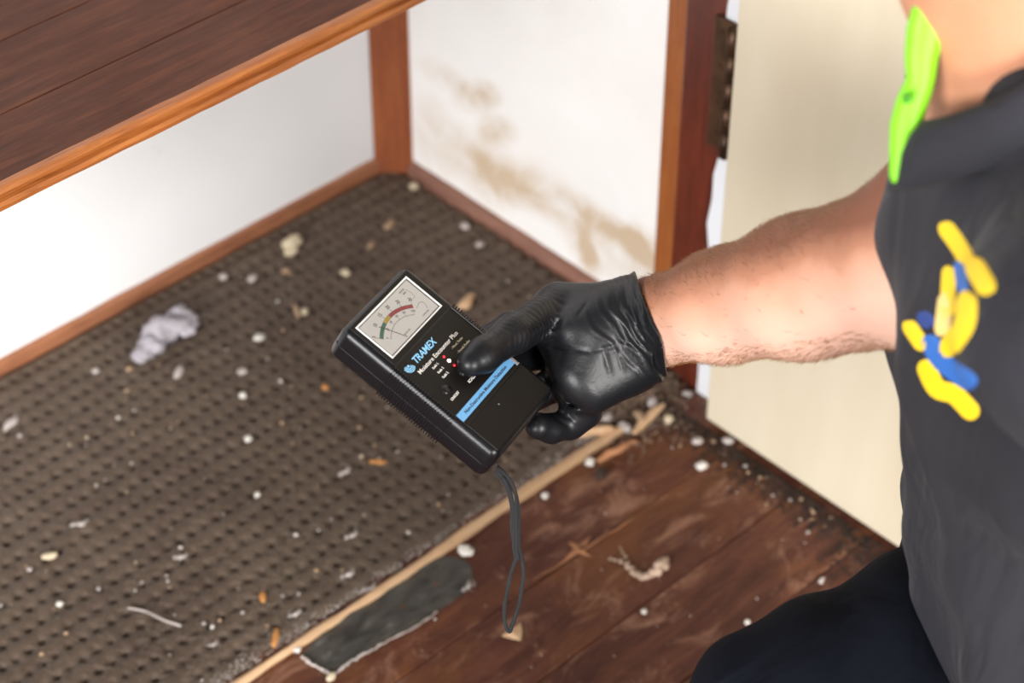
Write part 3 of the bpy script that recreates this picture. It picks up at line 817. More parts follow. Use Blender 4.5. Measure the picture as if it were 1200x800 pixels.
case = mo('case', rounded_body(), M['abs'])
for p_ in case.data.polygons: p_.use_smooth = len(p_.vertices) == 4
mo('case_seam', tube_mesh('case_seam', [(x, y, -17) for x, y in [(BX1 - 7, BY1), (BX0 + 7, BY1), (BX0 + 2, BY1 - 2), (BX0, BY1 - 7), (BX0, BY0 + 7), (BX0 + 2, BY0 + 2), (BX0 + 7, BY0), (BX1 - 7, BY0), (BX1 - 2, BY0 + 2), (BX1, BY0 + 7), (BX1, BY1 - 7), (BX1 - 2, BY1 - 2)]], 0.45, 4, True), M['rib'])
# dial housing plate, label panel, lower cover
mbox('dial_housing', -44.6, 36.6, 27.4, 70.2, -1.0, 0.5, M['face'], 0.45)
mbox('label_panel', -44.6, 35.4, -40.4, 26.2, -1.0, 0.25, M['face'], 0.2)
mbox('lower_cover', -44.6, 36.6, -70.5, -41.2, -1.0, 0.8, M['face'], 0.6)
mbox('panel_lip', 35.8, 37.4, -41.0, 26.6, -1.0, 1.1, M['abs'], 0.45)
# ribs of the grips, both long sides
for sgn in (-1, 1):
    pf = [(-50.2, -31), (-50.25, -5.2), (-50.2, -2.2), (-49.2, 0.1), (-47.1, 1.15), (-45.4, 0.9), (-45.4, -3), (-48, -8), (-48, -31)]
    if sgn > 0: pf = [(-7.5 - a, b) for a, b in pf]
    bm = bmesh.new()
    lo = [bm.verts.new((a, -.55, b)) for a, b in pf]; hi = [bm.verts.new((a, .55, b)) for a, b in pf]
    bm.faces.new(lo[::-1]); bm.faces.new(hi)
    for j in range(len(pf)): bm.faces.new((lo[j], lo[(j + 1) % len(pf)], hi[(j + 1) % len(pf)], hi[j]))
    bmesh.ops.recalc_face_normals(bm, faces=bm.faces[:])
    rme = from_bm('grip_rib', bm); rme.materials.append(M['rib'])
    for i in range(25):
        o = mo('grip_rib', rme, None); o.location = (0, 25.5 - i * 2.35, 0)
# window: bright bezel, dial card, pane
WX0, WX1, WY0, WY1 = -41.0, 30.6, 31.6, 66.9


def frame(name, x0, x1, y0, y1, w_, z0, z1, zi, m, parent=meter):
    V = []
    for (ins, z) in ((0, z0), (0, z1), (w_ * .45, z1), (w_, zi), (w_, z0)):
        V += [(x0 + ins, y0 + ins, z), (x1 - ins, y0 + ins, z), (x1 - ins, y1 - ins, z), (x0 + ins, y1 - ins, z)]
    F = []
    for i in range(5):
        for j in range(4): F.append((4 * i + j, 4 * i + (j + 1) % 4, 4 * ((i + 1) % 5) + (j + 1) % 4, 4 * ((i + 1) % 5) + j))
    return mo(name, mesh(name, V, F), m, parent)


bez = frame('window_bezel', WX0, WX1, WY0, WY1, 1.5, 0.3, 1.7, 0.9, M['bezel'])
frame('bezel_gasket', WX0 + 1.5, WX1 - 1.5, WY0 + 1.5, WY1 - 1.5, 0.5, 0.3, 0.95, 0.8, M['ink'], bez)
dial = mbox('dial_card', WX0 + 1.2, WX1 - 1.2, WY0 + 1.2, WY1 - 1.2, 0.3, 0.56, M['dial'])
t = NT('clear_pane'); tr = t.n('ShaderNodeBsdfTransparent'); gl = t.n('ShaderNodeBsdfGlossy'); gl.inputs['Roughness'].default_value = 0.04
fr = t.n('ShaderNodeFresnel'); fr.inputs['IOR'].default_value = 1.25; mx = t.n('ShaderNodeMixShader')
t.l(fr.outputs[0], mx.inputs[0]); t.l(tr.outputs[0], mx.inputs[1]); t.l(gl.outputs[0], mx.inputs[2])
t.l(mx.outputs[0], t.t.nodes['Material Output'].inputs[0])
mbox('window_pane', WX0 + 1.4, WX1 - 1.4, WY0 + 1.4, WY1 - 1.4, 1.05, 1.35, t.m)


def arc_me(name, cx, cy, r0, r1, a0, a1, z, n=24, thick=0.05):
    V = []; F = []
    for i in range(n + 1):
        a = a0 + (a1 - a0) * i / n
        for r in (r0, r1): V.append((cx + r * math.cos(a), cy + r * math.sin(a), z + thick))
        for r in (r0, r1): V.append((cx + r * math.cos(a), cy + r * math.sin(a), z - 0.04))
    for i in range(n):
        b = 4 * i; c = b + 4; F += [(b, c, c + 1, b + 1), (b, b + 2, c + 2, c), (b + 1, c + 1, c + 3, b + 3)]
    return mesh(name, V, F)


ZC = 0.58
OC = (-10.4, 16.0); OR = 40.0; aA, aB = R(90 + 35.6), R(90 - 35.2)
def fa(f): return aA + (aB - aA) * f
for nm, f0, f1, mk in (('green_band', 0, .33, 'green'), ('yellow_band', .335, .485, 'yellow'), ('red_band', .49, 1, 'red')):
    mo(nm, arc_me(nm, *OC, OR - 2.6, OR, fa(f0), fa(f1), ZC), M[mk], dial)
mo('scale_arc', arc_me('scale_arc', *OC, OR, OR + .28, aA, aB, ZC, thick=.06), M['ink'], dial)
mo('scale_arc', arc_me('scale_arc', *OC, OR - 2.8, OR - 2.55, aA, aB, ZC, thick=.06), M['ink'], dial)
IC = (-10.3, 20.7); IR = 27.1; iA, iB = R(90 + 37.5), R(90 - 37.5)
mo('scale_arc', arc_me('scale_arc', *IC, IR, IR + .32, iA, iB, ZC, thick=.06), M['inkg'], dial)


def seg_me(name, segs, w_, z, th=.06):
    V = []; F = []
    for (x0, y0, x1, y1) in segs:
        dx_, dy_ = x1 - x0, y1 - y0; L_ = math.hypot(dx_, dy_); nx_, ny_ = -dy_ / L_ * w_ / 2, dx_ / L_ * w_ / 2; b = len(V)
        for zz in (z - .04, z + th):
            V += [(x0 + nx_, y0 + ny_, zz), (x1 + nx_, y1 + ny_, zz), (x1 - nx_, y1 - ny_, zz), (x0 - nx_, y0 - ny_, zz)]
        F += [(b + 7, b + 6, b + 5, b + 4), (b, b + 1, b + 5, b + 4), (b + 1, b + 2, b + 6, b + 5), (b + 2, b + 3, b + 7, b + 6), (b + 3, b, b + 4, b + 7)]
    me = mesh(name, V, F); bm = bmesh.new(); bm.from_mesh(me); bmesh.ops.recalc_face_normals(bm, faces=bm.faces[:]); bm.to_mesh(me); bm.free(); return me


tk = []
for i in range(26):
    a = fa(i / 25); L_ = 2.6 if i % 5 == 0 else 0.0
    tk.append((OC[0] + (OR - 2.6) * math.cos(a), OC[1] + (OR - 2.6) * math.sin(a), OC[0] + (OR + L_ + .1) * math.cos(a), OC[1] + (OR + L_ + .1) * math.sin(a)))
mo('scale_ticks', seg_me('scale_ticks', tk, .22, ZC, .075), M['ink'], dial)
tk = []
for i in range(21):
    a = iA + (iB - iA) * i / 20; L_ = 1.7 if i % 4 == 0 else 0.8
    tk.append((IC[0] + IR * math.cos(a), IC[1] + IR * math.sin(a), IC[0] + (IR + L_) * math.cos(a), IC[1] + (IR + L_) * math.sin(a)))
mo('scale_ticks', seg_me('scale_ticks', tk, .26, ZC, .07), M['inkg'], dial)
mo('bracket_lines', seg_me('bracket_lines', [(20.3, 60.3, 21.6, 56), (21.6, 56, 20.9, 51.5), (20.9, 51.5, 18.6, 51.3), (13, 44.6, 19, 46), (19, 46, 21.5, 44.8), (21.5, 44.8, 21.8, 41), (21.8, 41, 19.8, 38.8)], .3, ZC), M['inkg'], dial)
mo('needle', seg_me('needle', [(-25.2, 54.8, -15.2, 34.9)], .42, 0.86, .1), M['ink'])


def text(s, x, y, size, m, parent=meter, z=0.3, sx=1.0, bold=0.0, shear=0.0, rot=0.0, space=1.0, align='CENTER', name='lettering', th=.06):
    cu = bpy.data.curves.new('t', 'FONT'); cu.body = s; cu.size = size; cu.align_x = align; cu.align_y = 'CENTER'
    cu.shear = shear; cu.offset = bold; cu.space_character = space; cu.extrude = th; cu.resolution_u = 3
    o = bpy.data.objects.new('t', cu); COL.objects.link(o)
    me = bpy.data.meshes.new_from_object(o); bpy.data.objects.remove(o)
    T_ = Matrix.Translation((x, y, z)) @ Matrix.Rotation(rot, 4, 'Z') @ Matrix.Diagonal((sx, 1, 1, 1)); me.transform(T_)
    me.materials.clear(); return mo(name, me, m, parent)


for i, s in enumerate(('5', '10', '15', '20', '25', '30')):
    a = fa(i / 5); text(s, OC[0] + (OR + 4.6) * math.cos(a), OC[1] + (OR + 4.8) * math.sin(a), 4.2, M['ink'], dial, ZC, .85, .05, rot=a - math.pi / 2, name='numeral')
for i, s in enumerate(('0', '20', '40', '60', '80', '100')):
    a = iA + (iB - iA) * i / 5; text(s, IC[0] + (IR + 3.4) * math.cos(a), IC[1] + (IR + 3.5) * math.sin(a), 3.1, M['inkg'], dial, ZC, .85, .03, rot=a - math.pi / 2, name='numeral')
text('MOISTURE', -11.5, 37.3, 1.7, M['inkg'], dial, ZC, 1, .02)
text('COMPARATIVE', 15.2, 37.0, 1.5, M['inkg'], dial, ZC, .9, .02)
text('WOOD', 16.6, 61.5, 2.2, M['inkg'], dial, ZC, .9, .04); text('%MC', 17.0, 58.8, 2.2, M['inkg'], dial, ZC, .9, .04)
# printed panel
lab = 0.27
text('TRAMEX', -15.5, 18.4, 8.0, M['lblue'], meter, lab, .96, .12, 0.22)
for k_, (r0, r1, a0, a1) in enumerate(((0.0, 1.1, 0, 360), (1.9, 2.8, 150, 345), (3.4, 4.2, 160, 335), (4.7, 5.4, 175, 325))):
    mo('wave_emblem', arc_me('wave_emblem', -36.8, 19.4, r0, r1, R(a0), R(a1), lab, 20, .07), M['lblue'])
text('Moisture Encounter Plus', -7.4, 10.2, 4.9, M['print'], meter, lab, 1.14, .035)
text('Scale 1.', -19.3, 5.0, 2.7, M['print'], meter, lab, 1, .05); text('Scale 2', -19.5, 0.0, 2.7, M['print'], meter, lab, 1, .05); text('Scale 3.', -19.9, -4.9, 2.7, M['print'], meter, lab, 1, .05)
text('- Wood, Timber', 12, 4.6, 2.5, M['print2'], meter, lab, .95, .04); text('- Drywall, Roofing', 13.4, -0.8, 2.5, M['print2'], meter, lab, .95, .04); text('Brick', 18.5, -5.6, 2.5, M['print2'], meter, lab, .95, .04)
mo('print_line', seg_me('print_line', [(2.4, -4.6, 12.5, -5.2)], .4, lab), M['print2'])
text('ON/OFF', -30.2, -20.6, 3.0, M['print'], meter, lab, 1, .05); text('SCALE', -6.8, -21.4, 3.2, M['print'], meter, lab, 1, .07)
bl = mbox('blue_label', -44.4, 33.4, -37.8, -30.6, 0.1, 0.36, M['blue'])
text('Non-Destructive Moisture Detection', -5.6, -34.3, 3.8, M['navyink'], bl, 0.38, 1.07, .085)
mbox('label_tab', 33.6, 37.2, -40.4, -30.8, 0.1, 0.7, M['inkg'], 0.1)


def dome(name, x, y, r, h, m, ring=True, z=.2):
    V = [(x, y, z + h)]; F = []; n = 20
    pr_ = [(0.35, .97), (0.65, .82), (.85, .55), (.97, .25), (1, 0), (1, -.4)]
    for a_, b_ in pr_:
        for j in range(n): V.append((x + r * a_ * math.cos(2 * math.pi * j / n), y + r * a_ * math.sin(2 * math.pi * j / n), z + h * b_))
    for j in range(n): F.append((0, 1 + j, 1 + (j + 1) % n))
    for i in range(len(pr_) - 1):
        for j in range(n): F.append((1 + i * n + j, 1 + (i + 1) * n + j, 1 + (i + 1) * n + (j + 1) % n, 1 + i * n + (j + 1) % n))
    return mo(name, mesh(name, V, F), m, meter, True)


for x, y in ((-30.6, -12.7), (-5.6, -12.7)):
    b = dome('button', x, y, 4.0, 1.5, M['btn'])
    ring = tube_mesh('button_collar', [(x + 4.3 * math.cos(a * math.pi / 10), y + 4.3 * math.sin(a * math.pi / 10), .35) for a in range(20)], .42, 6, True)
    mo('button_collar', ring, M['abs'], b, True)
for x, y, mk in ((-7.1, 4.8, 'ledred'), (-6.9, 0.1, 'ledhot'), (-7.2, -5.1, 'ledred')):
    o = dome('indicator_light', x, y, 1.0 if mk == 'ledred' else 1.5, .9, M[mk])
    if mk == 'ledhot': o['label'] = 'lit pale red indicator light'
dome('screw_head', -9.2, -48.8, .7, .1, M['inkg'], z=.8)

# wrist strap: looped cord out of the bottom corner
A1 = [(582, 546), (594, 558), (602, 572), (607, 592), (608, 618), (608, 640), (612, 656), (613, 676), (609, 704), (604, 722), (600, 733), (597, 740), (593, 734), (591, 716), (594, 694), (599, 670), (604, 655), (603, 640), (600, 618), (600, 594), (595, 574), (588, 562), (580, 552)]
def sp(p): return at(p[0], p[1], 1.672 + max(0, p[1] - 560) / 190 * 0.09)
iw = meter.matrix_world.inverted()
P = spline([iw @ Vector(sp(p)) for p in A1], 6)
strap = mo('wrist_strap', tube_mesh('wrist_strap', P, 1.6, 8), M['cord'], meter, True)
B1 = [(584, 548), (597, 561), (604, 578), (605, 600), (605, 622), (605, 640), (607, 654)]
C1 = [(582, 550), (592, 563), (599, 580), (602.5, 602), (602.5, 625), (602, 642), (606, 655)]
for q in (B1, C1):
    P = spline([iw @ Vector(sp(p) + FW * -0.0018) for p in q], 6); mo('cord_strand', tube_mesh('cord_strand', P, 1.35, 8), M['cord'], strap, True)
P = [iw @ Vector(sp((604.5 + 3.2 * math.cos(a), 652 + 2 * math.sin(a))) + FW * .003 * math.sin(a)) for a in np.linspace(0, 6.28, 12)[:-1]]

#%%PERSON
# ------------------------------------------------------------------ implicit surfaces -> one continuous mesh
class Field:
    def __init__(s, lo, hi, h):
        s.lo = np.array(lo, float); s.h = h
        s.n = np.ceil((np.array(hi) - s.lo) / h).astype(int) + 1
        s.F = np.full(s.n, 0.05, np.float32)
        s.ax = [s.lo[i] + h * np.arange(s.n[i]) for i in range(3)]

    def block(s, lo, hi):
        a = np.clip(np.floor((np.array(lo) - s.lo) / s.h).astype(int), 0, s.n - 1)
        b = np.clip(np.ceil((np.array(hi) - s.lo) / s.h).astype(int) + 1, 0, s.n)
        if np.any(b <= a): return None, None
        sl = tuple(slice(a[i], b[i]) for i in range(3))
        g = np.meshgrid(*[s.ax[i][sl[i]] for i in range(3)], indexing='ij', sparse=True)
        return sl, g

    def add(s, d, sl, k, sub=False):
        F = s.F[sl]
        if sub:
            d = -d; hh = np.clip(0.5 - 0.5 * (d - F) / k, 0, 1); s.F[sl] = F + (d - F) * (1 - hh) + k * hh * (1 - hh)
        else:
            hh = np.clip(0.5 + 0.5 * (d - F) / k, 0, 1); s.F[sl] = d + (F - d) * hh - k * hh * (1 - hh)

    def cone(s, a, b, ra, rb, k=0.01, flat=None, sub=False):
        a = np.array(a, float); b = np.array(b, float); m = max(ra, rb) * (1.0 if flat is None else max(1, flat[1])) + k + 3 * s.h + 0.004
        sl, g = s.block(np.minimum(a, b) - m, np.maximum(a, b) + m)
        if sl is None: return
        ba = b - a; P = [g[i] - a[i] for i in range(3)]
        t = np.clip((P[0] * ba[0] + P[1] * ba[1] + P[2] * ba[2]) / max(ba @ ba, 1e-12), 0, 1)
        Q = [P[i] - t * ba[i] for i in range(3)]
        if flat is not None:               # section stretched by factor f along direction n
            nrm, f = np.array(flat[0], float), flat[1]; nrm = nrm / np.linalg.norm(nrm)
            q = Q[0] * nrm[0] + Q[1] * nrm[1] + Q[2] * nrm[2]; l2 = Q[0] ** 2 + Q[1] ** 2 + Q[2] ** 2 - q * q
            d = np.sqrt(np.maximum(l2, 0) + (q / f) ** 2); d = (d - (ra + (rb - ra) * t)) * (1 if f >= 1 else f ** .5)
        else:
            d = np.sqrt(Q[0] ** 2 + Q[1] ** 2 + Q[2] ** 2) - (ra + (rb - ra) * t)
        s.add(d.astype(np.float32), sl, k, sub)

    def chain(s, pts, rs, k=0.008, off=0.0, flat=None):
        for i in range(len(pts) - 1): s.cone(pts[i], pts[i + 1], rs[i] + off, rs[i + 1] + off, k, flat)

    def ell(s, c, rad, axes=None, k=0.01, sub=False):
        c = np.array(c, float); rad = np.array(rad, float); A = np.eye(3) if axes is None else np.array(axes, float)
        m = rad.max() + k + 3 * s.h
        sl, g = s.block(c - m, c + m)
        if sl is None: return
        P = [g[i] - c[i] for i in range(3)]
        q = [(P[0] * A[j][0] + P[1] * A[j][1] + P[2] * A[j][2]) / rad[j] for j in range(3)]
        kk = np.sqrt(q[0] ** 2 + q[1] ** 2 + q[2] ** 2)
        k2 = np.sqrt((q[0] / rad[0]) ** 2 + (q[1] / rad[1]) ** 2 + (q[2] / rad[2]) ** 2) + 1e-9
        s.add((kk * (kk - 1) / k2).astype(np.float32), sl, k, sub)

    def mesh(s, name):
        F = s.F; n = s.n; ins = F < 0
        c = ins[:-1, :-1, :-1].astype(np.int8)
        cnt = np.zeros(np.array(n) - 1, np.int8)
        for dx in (0, 1):
            for dy in (0, 1):
                for dz in (0, 1): cnt += ins[dx:n[0] - 1 + dx, dy:n[1] - 1 + dy, dz:n[2] - 1 + dz]
        act = np.argwhere((cnt > 0) & (cnt < 8)); idm = np.full(cnt.shape, -1, np.int32); idm[tuple(act.T)] = np.arange(len(act))
        pos = np.zeros((len(act), 3)); num = np.zeros(len(act))
        cor = np.array([[0, 0, 0], [1, 0, 0], [0, 1, 0], [1, 1, 0], [0, 0, 1], [1, 0, 1], [0, 1, 1], [1, 1, 1]])
        fv = np.stack([F[tuple((act + k).T)] for k in cor], 1)
        for a, b in ((0, 1), (2, 3), (4, 5), (6, 7), (0, 2), (1, 3), (4, 6), (5, 7), (0, 4), (1, 5), (2, 6), (3, 7)):
            fa_, fb_ = fv[:, a], fv[:, b]; m = (fa_ < 0) != (fb_ < 0); t = np.where(m, fa_ / np.where(m, fa_ - fb_, 1), 0)
            pos += np.where(m[:, None], cor[a] + t[:, None] * (cor[b] - cor[a]), 0); num += m
        V = s.lo + (act + pos / num[:, None]) * s.h
        Q = []
        for axis in range(3):
            sl0 = [slice(None)] * 3; sl1 = [slice(None)] * 3; sl0[axis] = slice(0, -1); sl1[axis] = slice(1, None)
            A, B = ins[tuple(sl0)], ins[tuple(sl1)]; e = np.argwhere(A != B)
            o1, o2 = [(1, 2), (2, 0), (0, 1)][axis]
            e = e[(e[:, o1] > 0) & (e[:, o2] > 0) & (e[:, o1] < n[o1] - 1) & (e[:, o2] < n[o2] - 1)]
            u = np.zeros(3, int); u[o1] = 1; v = np.zeros(3, int); v[o2] = 1
            q = np.stack([idm[tuple((e - u - v).T)], idm[tuple((e - v).T)], idm[tuple(e.T)], idm[tuple((e - u).T)]], 1)
            fl = ~A[tuple(e.T)]; q[fl] = q[fl][:, ::-1]; Q.append(q)
        return npmesh(name, V, np.concatenate(Q))

    def gridpts(s):
        return np.meshgrid(*s.ax, indexing='ij', sparse=True)


WUP = np.array([0, 0, 1.0]); RTH = np.array([0.7256, -0.6881, 0.0]); AWH = np.array([0.688, 0.7256, 0.0])
FACE = -RTH * .995 + AWH * .05; FACE /= np.linalg.norm(FACE)      # the way the torso faces
RS = np.cross(FACE, WUP)                                           # the person's right
# joints
wrist = at(768, 377, 1.728); elbow = at(1090, 303, 1.475)
NK = at(1262, 75, 1.33)                                            # neck base
sh_r = at(1350, -60, 1.48); sh_l = NK - RS * .19 - WUP * .05
hip = at(1400, 730, 1.68)
hip_r = at(1370, 724, 1.74); hip_l = hip - RS * .095
knee_r = at(938, 846, 1.64); ank_r = knee_r * [1, 1, 0] + np.array([0.03, -0.02, .09])
knee_l = hip_l + FACE * .17 + WUP * (0.065 - hip_l[2]) - RS * .03; ank_l = knee_l - FACE * .40 + WUP * .0
elb_l = sh_l - FACE * .20 - WUP * .20 - RS * .06; wri_l = elb_l + FACE * .10 - WUP * .22 - RS * .02
chest = NK * .66 + hip * .34; belly = NK * .28 + hip * .72
head = NK + FACE * .075 + WUP * .185
HF = FACE * .86 - WUP * .51; HU = WUP * .86 + FACE * .51           # head pitched down

# hand skeleton (pixels + height above/below the meter face plane in mm)
TH = [at(738, 372, 1.722), dl(655, 362, 4), dl(602, 391, 12.5), dl(566, 416, 10.5), dl(552, 425, 9.2)]
THr = [.026, .0178, .0135, .0122, .0098]
MCs = [dl(652, 378, -34), dl(650, 405, -46), dl(668, 440, -50), dl(690, 466, -38)]
PIs = [dl(598, 384, -41), dl(590, 425, -47), dl(612, 470, -47), dl(668, 497, -44)]
DIs = [dl(560, 404, -44), dl(555, 455, -45), dl(584, 492, -44), dl(646, 502, -43)]
TPs = [dl(536, 424, -43), dl(530, 470, -42), dl(566, 504, -42), dl(631, 499, -39)]
FR = [(.0145, .0120, .0105, .0092), (.0145, .0122, .0108, .0094), (.0140, .0118, .0104, .0092), (.0135, .0110, .0105, .0098)]
palm = at(700, 402, 1.742)


def hand(f, off=0.0, k=.014):
    f.cone(wrist, at(705, 400, 1.738), .0285 + off, .030 + off, k)
    f.cone(at(752, 357, 1.725), at(742, 360, 1.722), .016 + off, .022 + off, k)
    f.cone(at(775, 396, 1.725), at(735, 423, 1.728), .018 + off, .021 + off, k)
    f.cone(TH[0], TH[1], .0262 + off, .0200 + off, k)
    f.cone(at(712, 372, 1.712), at(668, 384, 1.710), .020 + off, .013 + off, k)       # thenar
    f.chain(TH[1:], THr[1:], .006, off)
    f.cone(at(740, 420, 1.722), at(694, 454, 1.716), .0255 + off, .0195 + off, k)
    f.cone(at(700, 400, 1.712), at(676, 436, 1.712), .022 + off, .019 + off, .014)       # hypothenar
    for i in range(4):
        f.cone(palm, MCs[i], .020 + off, .0150 + off, k)
        f.chain([MCs[i], PIs[i], DIs[i], TPs[i]], FR[i], .004, off)
    f.cone(dl(664, 440, -27), dl(684, 480, -30), .0150 + off, .0145 + off, .008)
    f.cone(dl(648, 398, -12), at(672, 436, 1.725), .0125 + off, .013 + off, k)         # web along the case


def case_sdf(gx, gy, gz, grow):
    lx = ((gx - MC[0]) * EX[0] + (gy - MC[1]) * EX[1] + (gz - MC[2]) * EX[2]) * 1000
    ly = ((gx - MC[0]) * EY[0] + (gy - MC[1]) * EY[1] + (gz - MC[2]) * EY[2]) * 1000
    lz = ((gx - MC[0]) * EZ[0] + (gy - MC[1]) * EZ[1] + (gz - MC[2]) * EZ[2]) * 1000
    q1 = np.abs(lx - (BX0 + BX1) / 2) - (BX1 - BX0) / 2 - 1.2 + 5; q2 = np.abs(ly) - 74.2 + 5; q3 = np.abs(lz + 15.6) - 17.6 + 3
    bd = np.sqrt(np.maximum(q1, 0) ** 2 + np.maximum(q2, 0) ** 2 + np.maximum(q3, 0) ** 2) + np.minimum(np.maximum(q1, np.maximum(q2, q3)), 0) - 4.0 - grow
    return (bd / 1000).astype(np.float32)


# -- glove
G = Field(at(640, 400, 1.72) - .115 - np.array([.01, .01, .0]), at(700, 400, 1.72) + .125, .00125)
_all = np.array([at(800, 330, 1.68), at(790, 440, 1.70), at(500, 500, 1.75), at(560, 540, 1.76), at(700, 300, 1.75), at(520, 400, 1.66), at(620, 540, 1.7), at(690, 500, 1.79), at(650, 330, 1.80), at(545, 380, 1.80)])
G = Field(_all.min(0) - .004, _all.max(0) + .004, .00125)
hand(G, 0.0006)
ARM = [wrist - (elbow - wrist) * .03, wrist, wrist * .72 + elbow * .28, wrist * .42 + elbow * .58, elbow]
ARMr = [.0335, .0342, .0398, .0485, .0560]
G.chain(ARM[:3], [r + .0015 for r in ARMr[:3]], .012)
gx_, gy_, gz_ = G.gridpts()
def camc(gx, gy, gz):
    dx_, dy_, dz_ = gx - CAM[0], gy - CAM[1], gz - CAM[2]
    return (dx_ * RT[0] + dy_ * RT[1] + dz_ * RT[2], dx_ * UP[0] + dy_ * UP[1] + dz_ * UP[2], dx_ * FW[0] + dy_ * FW[1] + dz_ * FW[2])
cX, cY, cD = camc(gx_, gy_, gz_)
# cuff coordinate s (m, positive towards the elbow) and height along the cuff line v
cn = np.array([.945, .325, .06]); cn /= np.linalg.norm(cn); c0_ = np.array([(763 - 600) / FPX * 1.7, (400 - 377) / FPX * 1.7, 1.70])
s_ = (cX - c0_[0]) * cn[0] + (cY - c0_[1]) * cn[1] - (cD - c0_[2]) * cn[2]
v_ = -(cX - c0_[0]) * .325 + (cY - c0_[1]) * .945
s_ = s_ + 1.0 * (v_ * v_) + .0012 * np.sin(v_ * 110) - .0015
disp = np.zeros(G.F.shape, np.float32)
for (s0, w0, am, ti, cv) in ((-.0015, .0014, .0010, 0, 0), (-.0085, .0018, .0011, .06, 6), (-.0145, .0016, .0013, -.10, 8), (-.0205, .002, .0015, -.22, 9), (-.028, .0018, .0009, -.28, 10), (-.039, .0018, .0006, -.38, 9)):
    u_ = s_ - s0 - ti * v_ - cv * v_ * v_ * .35 - .0012 * np.sin(v_ * 210 + s0 * 900)
    disp += (am * np.exp(-(u_ / w0) ** 2) - am * .8 * np.exp(-((u_ - 2.1 * w0) / w0) ** 2)) * (np.exp(-((v_ + .012) / .036) ** 2) if s0 < -.012 else 1)
# creases across the thumb
ta, tb = TH[1], TH[3]; tv = tb - ta; tl = np.linalg.norm(tv); tv = tv / tl
tu = (gx_ - ta[0]) * tv[0] + (gy_ - ta[1]) * tv[1] + (gz_ - ta[2]) * tv[2]
tr_ = np.sqrt(np.maximum((gx_ - ta[0]) ** 2 + (gy_ - ta[1]) ** 2 + (gz_ - ta[2]) ** 2 - tu ** 2, 0))
mk_ = np.exp(-((tu - tl * .42) / (tl * .38)) ** 2) * np.exp(-(tr_ / .02) ** 4)
disp += (mk_ * .00085 * np.sin(tu * 1350 + 2.2 * np.sin(cY * 240) + 1.5 * np.sin(cX * 310 + 1))).astype(np.float32)
# folds at the base of the thumb and by the little finger
for (pa, pb, w0, am) in (((662, 372), (628, 398), .0028, -.0020), ((690, 352), (676, 372), .0014, -.0008), ((625, 402), (690, 412), .0016, -.0012), ((690, 412), (745, 400), .0018, -.0008),
                         ((682, 478), (655, 468), .0018, -.0022), ((684, 484), (660, 474), .0014, .0016), ((672, 492), (652, 478), .0014, -.0014), ((664, 499), (646, 485), .0014, -.0013), ((706, 405), (716, 440), .002, -.0009), ((722, 395), (730, 436), .0018, -.0009)):
    D_ = 1.70; A_ = np.array([(pa[0] - 600) / FPX, (400 - pa[1]) / FPX]); B_ = np.array([(pb[0] - 600) / FPX, (400 - pb[1]) / FPX])
    X1, Y1 = cX / cD, cY / cD; ba = B_ - A_; tt = np.clip(((X1 - A_[0]) * ba[0] + (Y1 - A_[1]) * ba[1]) / (ba @ ba), 0, 1)
    dd = np.sqrt((X1 - A_[0] - tt * ba[0]) ** 2 + (Y1 - A_[1] - tt * ba[1]) ** 2) * 1.7
    disp += (am * np.exp(-(dd / w0) ** 2) * np.sin(np.pi * np.clip(tt, .04, .96)) ** .5 * (cD < 1.725)).astype(np.float32)
disp = np.where(s_ > -.034, np.maximum(disp, -.0007), disp).astype(np.float32) * .9
disp += (.00022 * np.sin(s_ * 1500 + 3 * np.sin(v_ * 160)) * np.exp(-((s_ + .012) / .012) ** 2)).astype(np.float32)
G.F -= disp
G.F = np.maximum(G.F, s_.astype(np.float32))            # open end of the cuff
# the meter's case presses into the glove: keep them apart
G.F = np.maximum(G.F, -case_sdf(gx_, gy_, gz_, 0.0))
glove_me = G.mesh('glove')
del disp, G

# -- body (one surface: head, neck, trunk, arms, hands, legs)
body_root = empty('person', (float(hip[0]), float(hip[1]), 0.0))
tag(body_root, 'kneeling person in charcoal polo shirt and dark navy trousers holding out a black-gloved hand', 'person')
jt = np.array([wrist, elbow, NK, sh_r, sh_l, hip, knee_r, ank_r, knee_l, ank_l, elb_l, wri_l, head + WUP * .15, TPs[3], TPs[0], TPs[1]])
Bf = Field(np.minimum(jt.min(0) - .16, [9, 9, 0]), jt.max(0) + .16, .005)
Bf.chain(ARM, [ARMr[0] - .0022, ARMr[1] - .0022] + ARMr[2:], .015)
Bf.chain([elbow, elbow * .5 + sh_r * .5, sh_r], [.0575, .056, .062], .02)
hand(Bf, -.0045, .008)
Bf.chain([sh_l, sh_l * .5 + elb_l * .5, elb_l], [.062, .054, .048], .02)
Bf.chain([elb_l, elb_l * .6 + wri_l * .4, wri_l], [.048, .045, .031], .015)
hv = (wri_l - elb_l) / np.linalg.norm(wri_l - elb_l); hs = np.cross(hv, RS); hs /= np.linalg.norm(hs)
Bf.cone(wri_l, wri_l + hv * .075, .024, .030, .01, (RS, .6))
for i, (o_, l_) in enumerate(((-.03, .068), (-.010, .078), (.011, .073), (.031, .055))):
    a_ = wri_l + hv * .075 + hs * o_; b_ = a_ + hv * l_ * .5 + RS * .004; c_ = b_ + hv * l_ * .42 + RS * .018
    Bf.chain([a_, b_, c_], [.0105, .0095, .008], .004)
a_ = wri_l + hv * .03 - hs * .02; Bf.chain([a_, a_ + hv * .03 - hs * .03, a_ + hv * .06 - hs * .038], [.014, .0115, .009], .006)
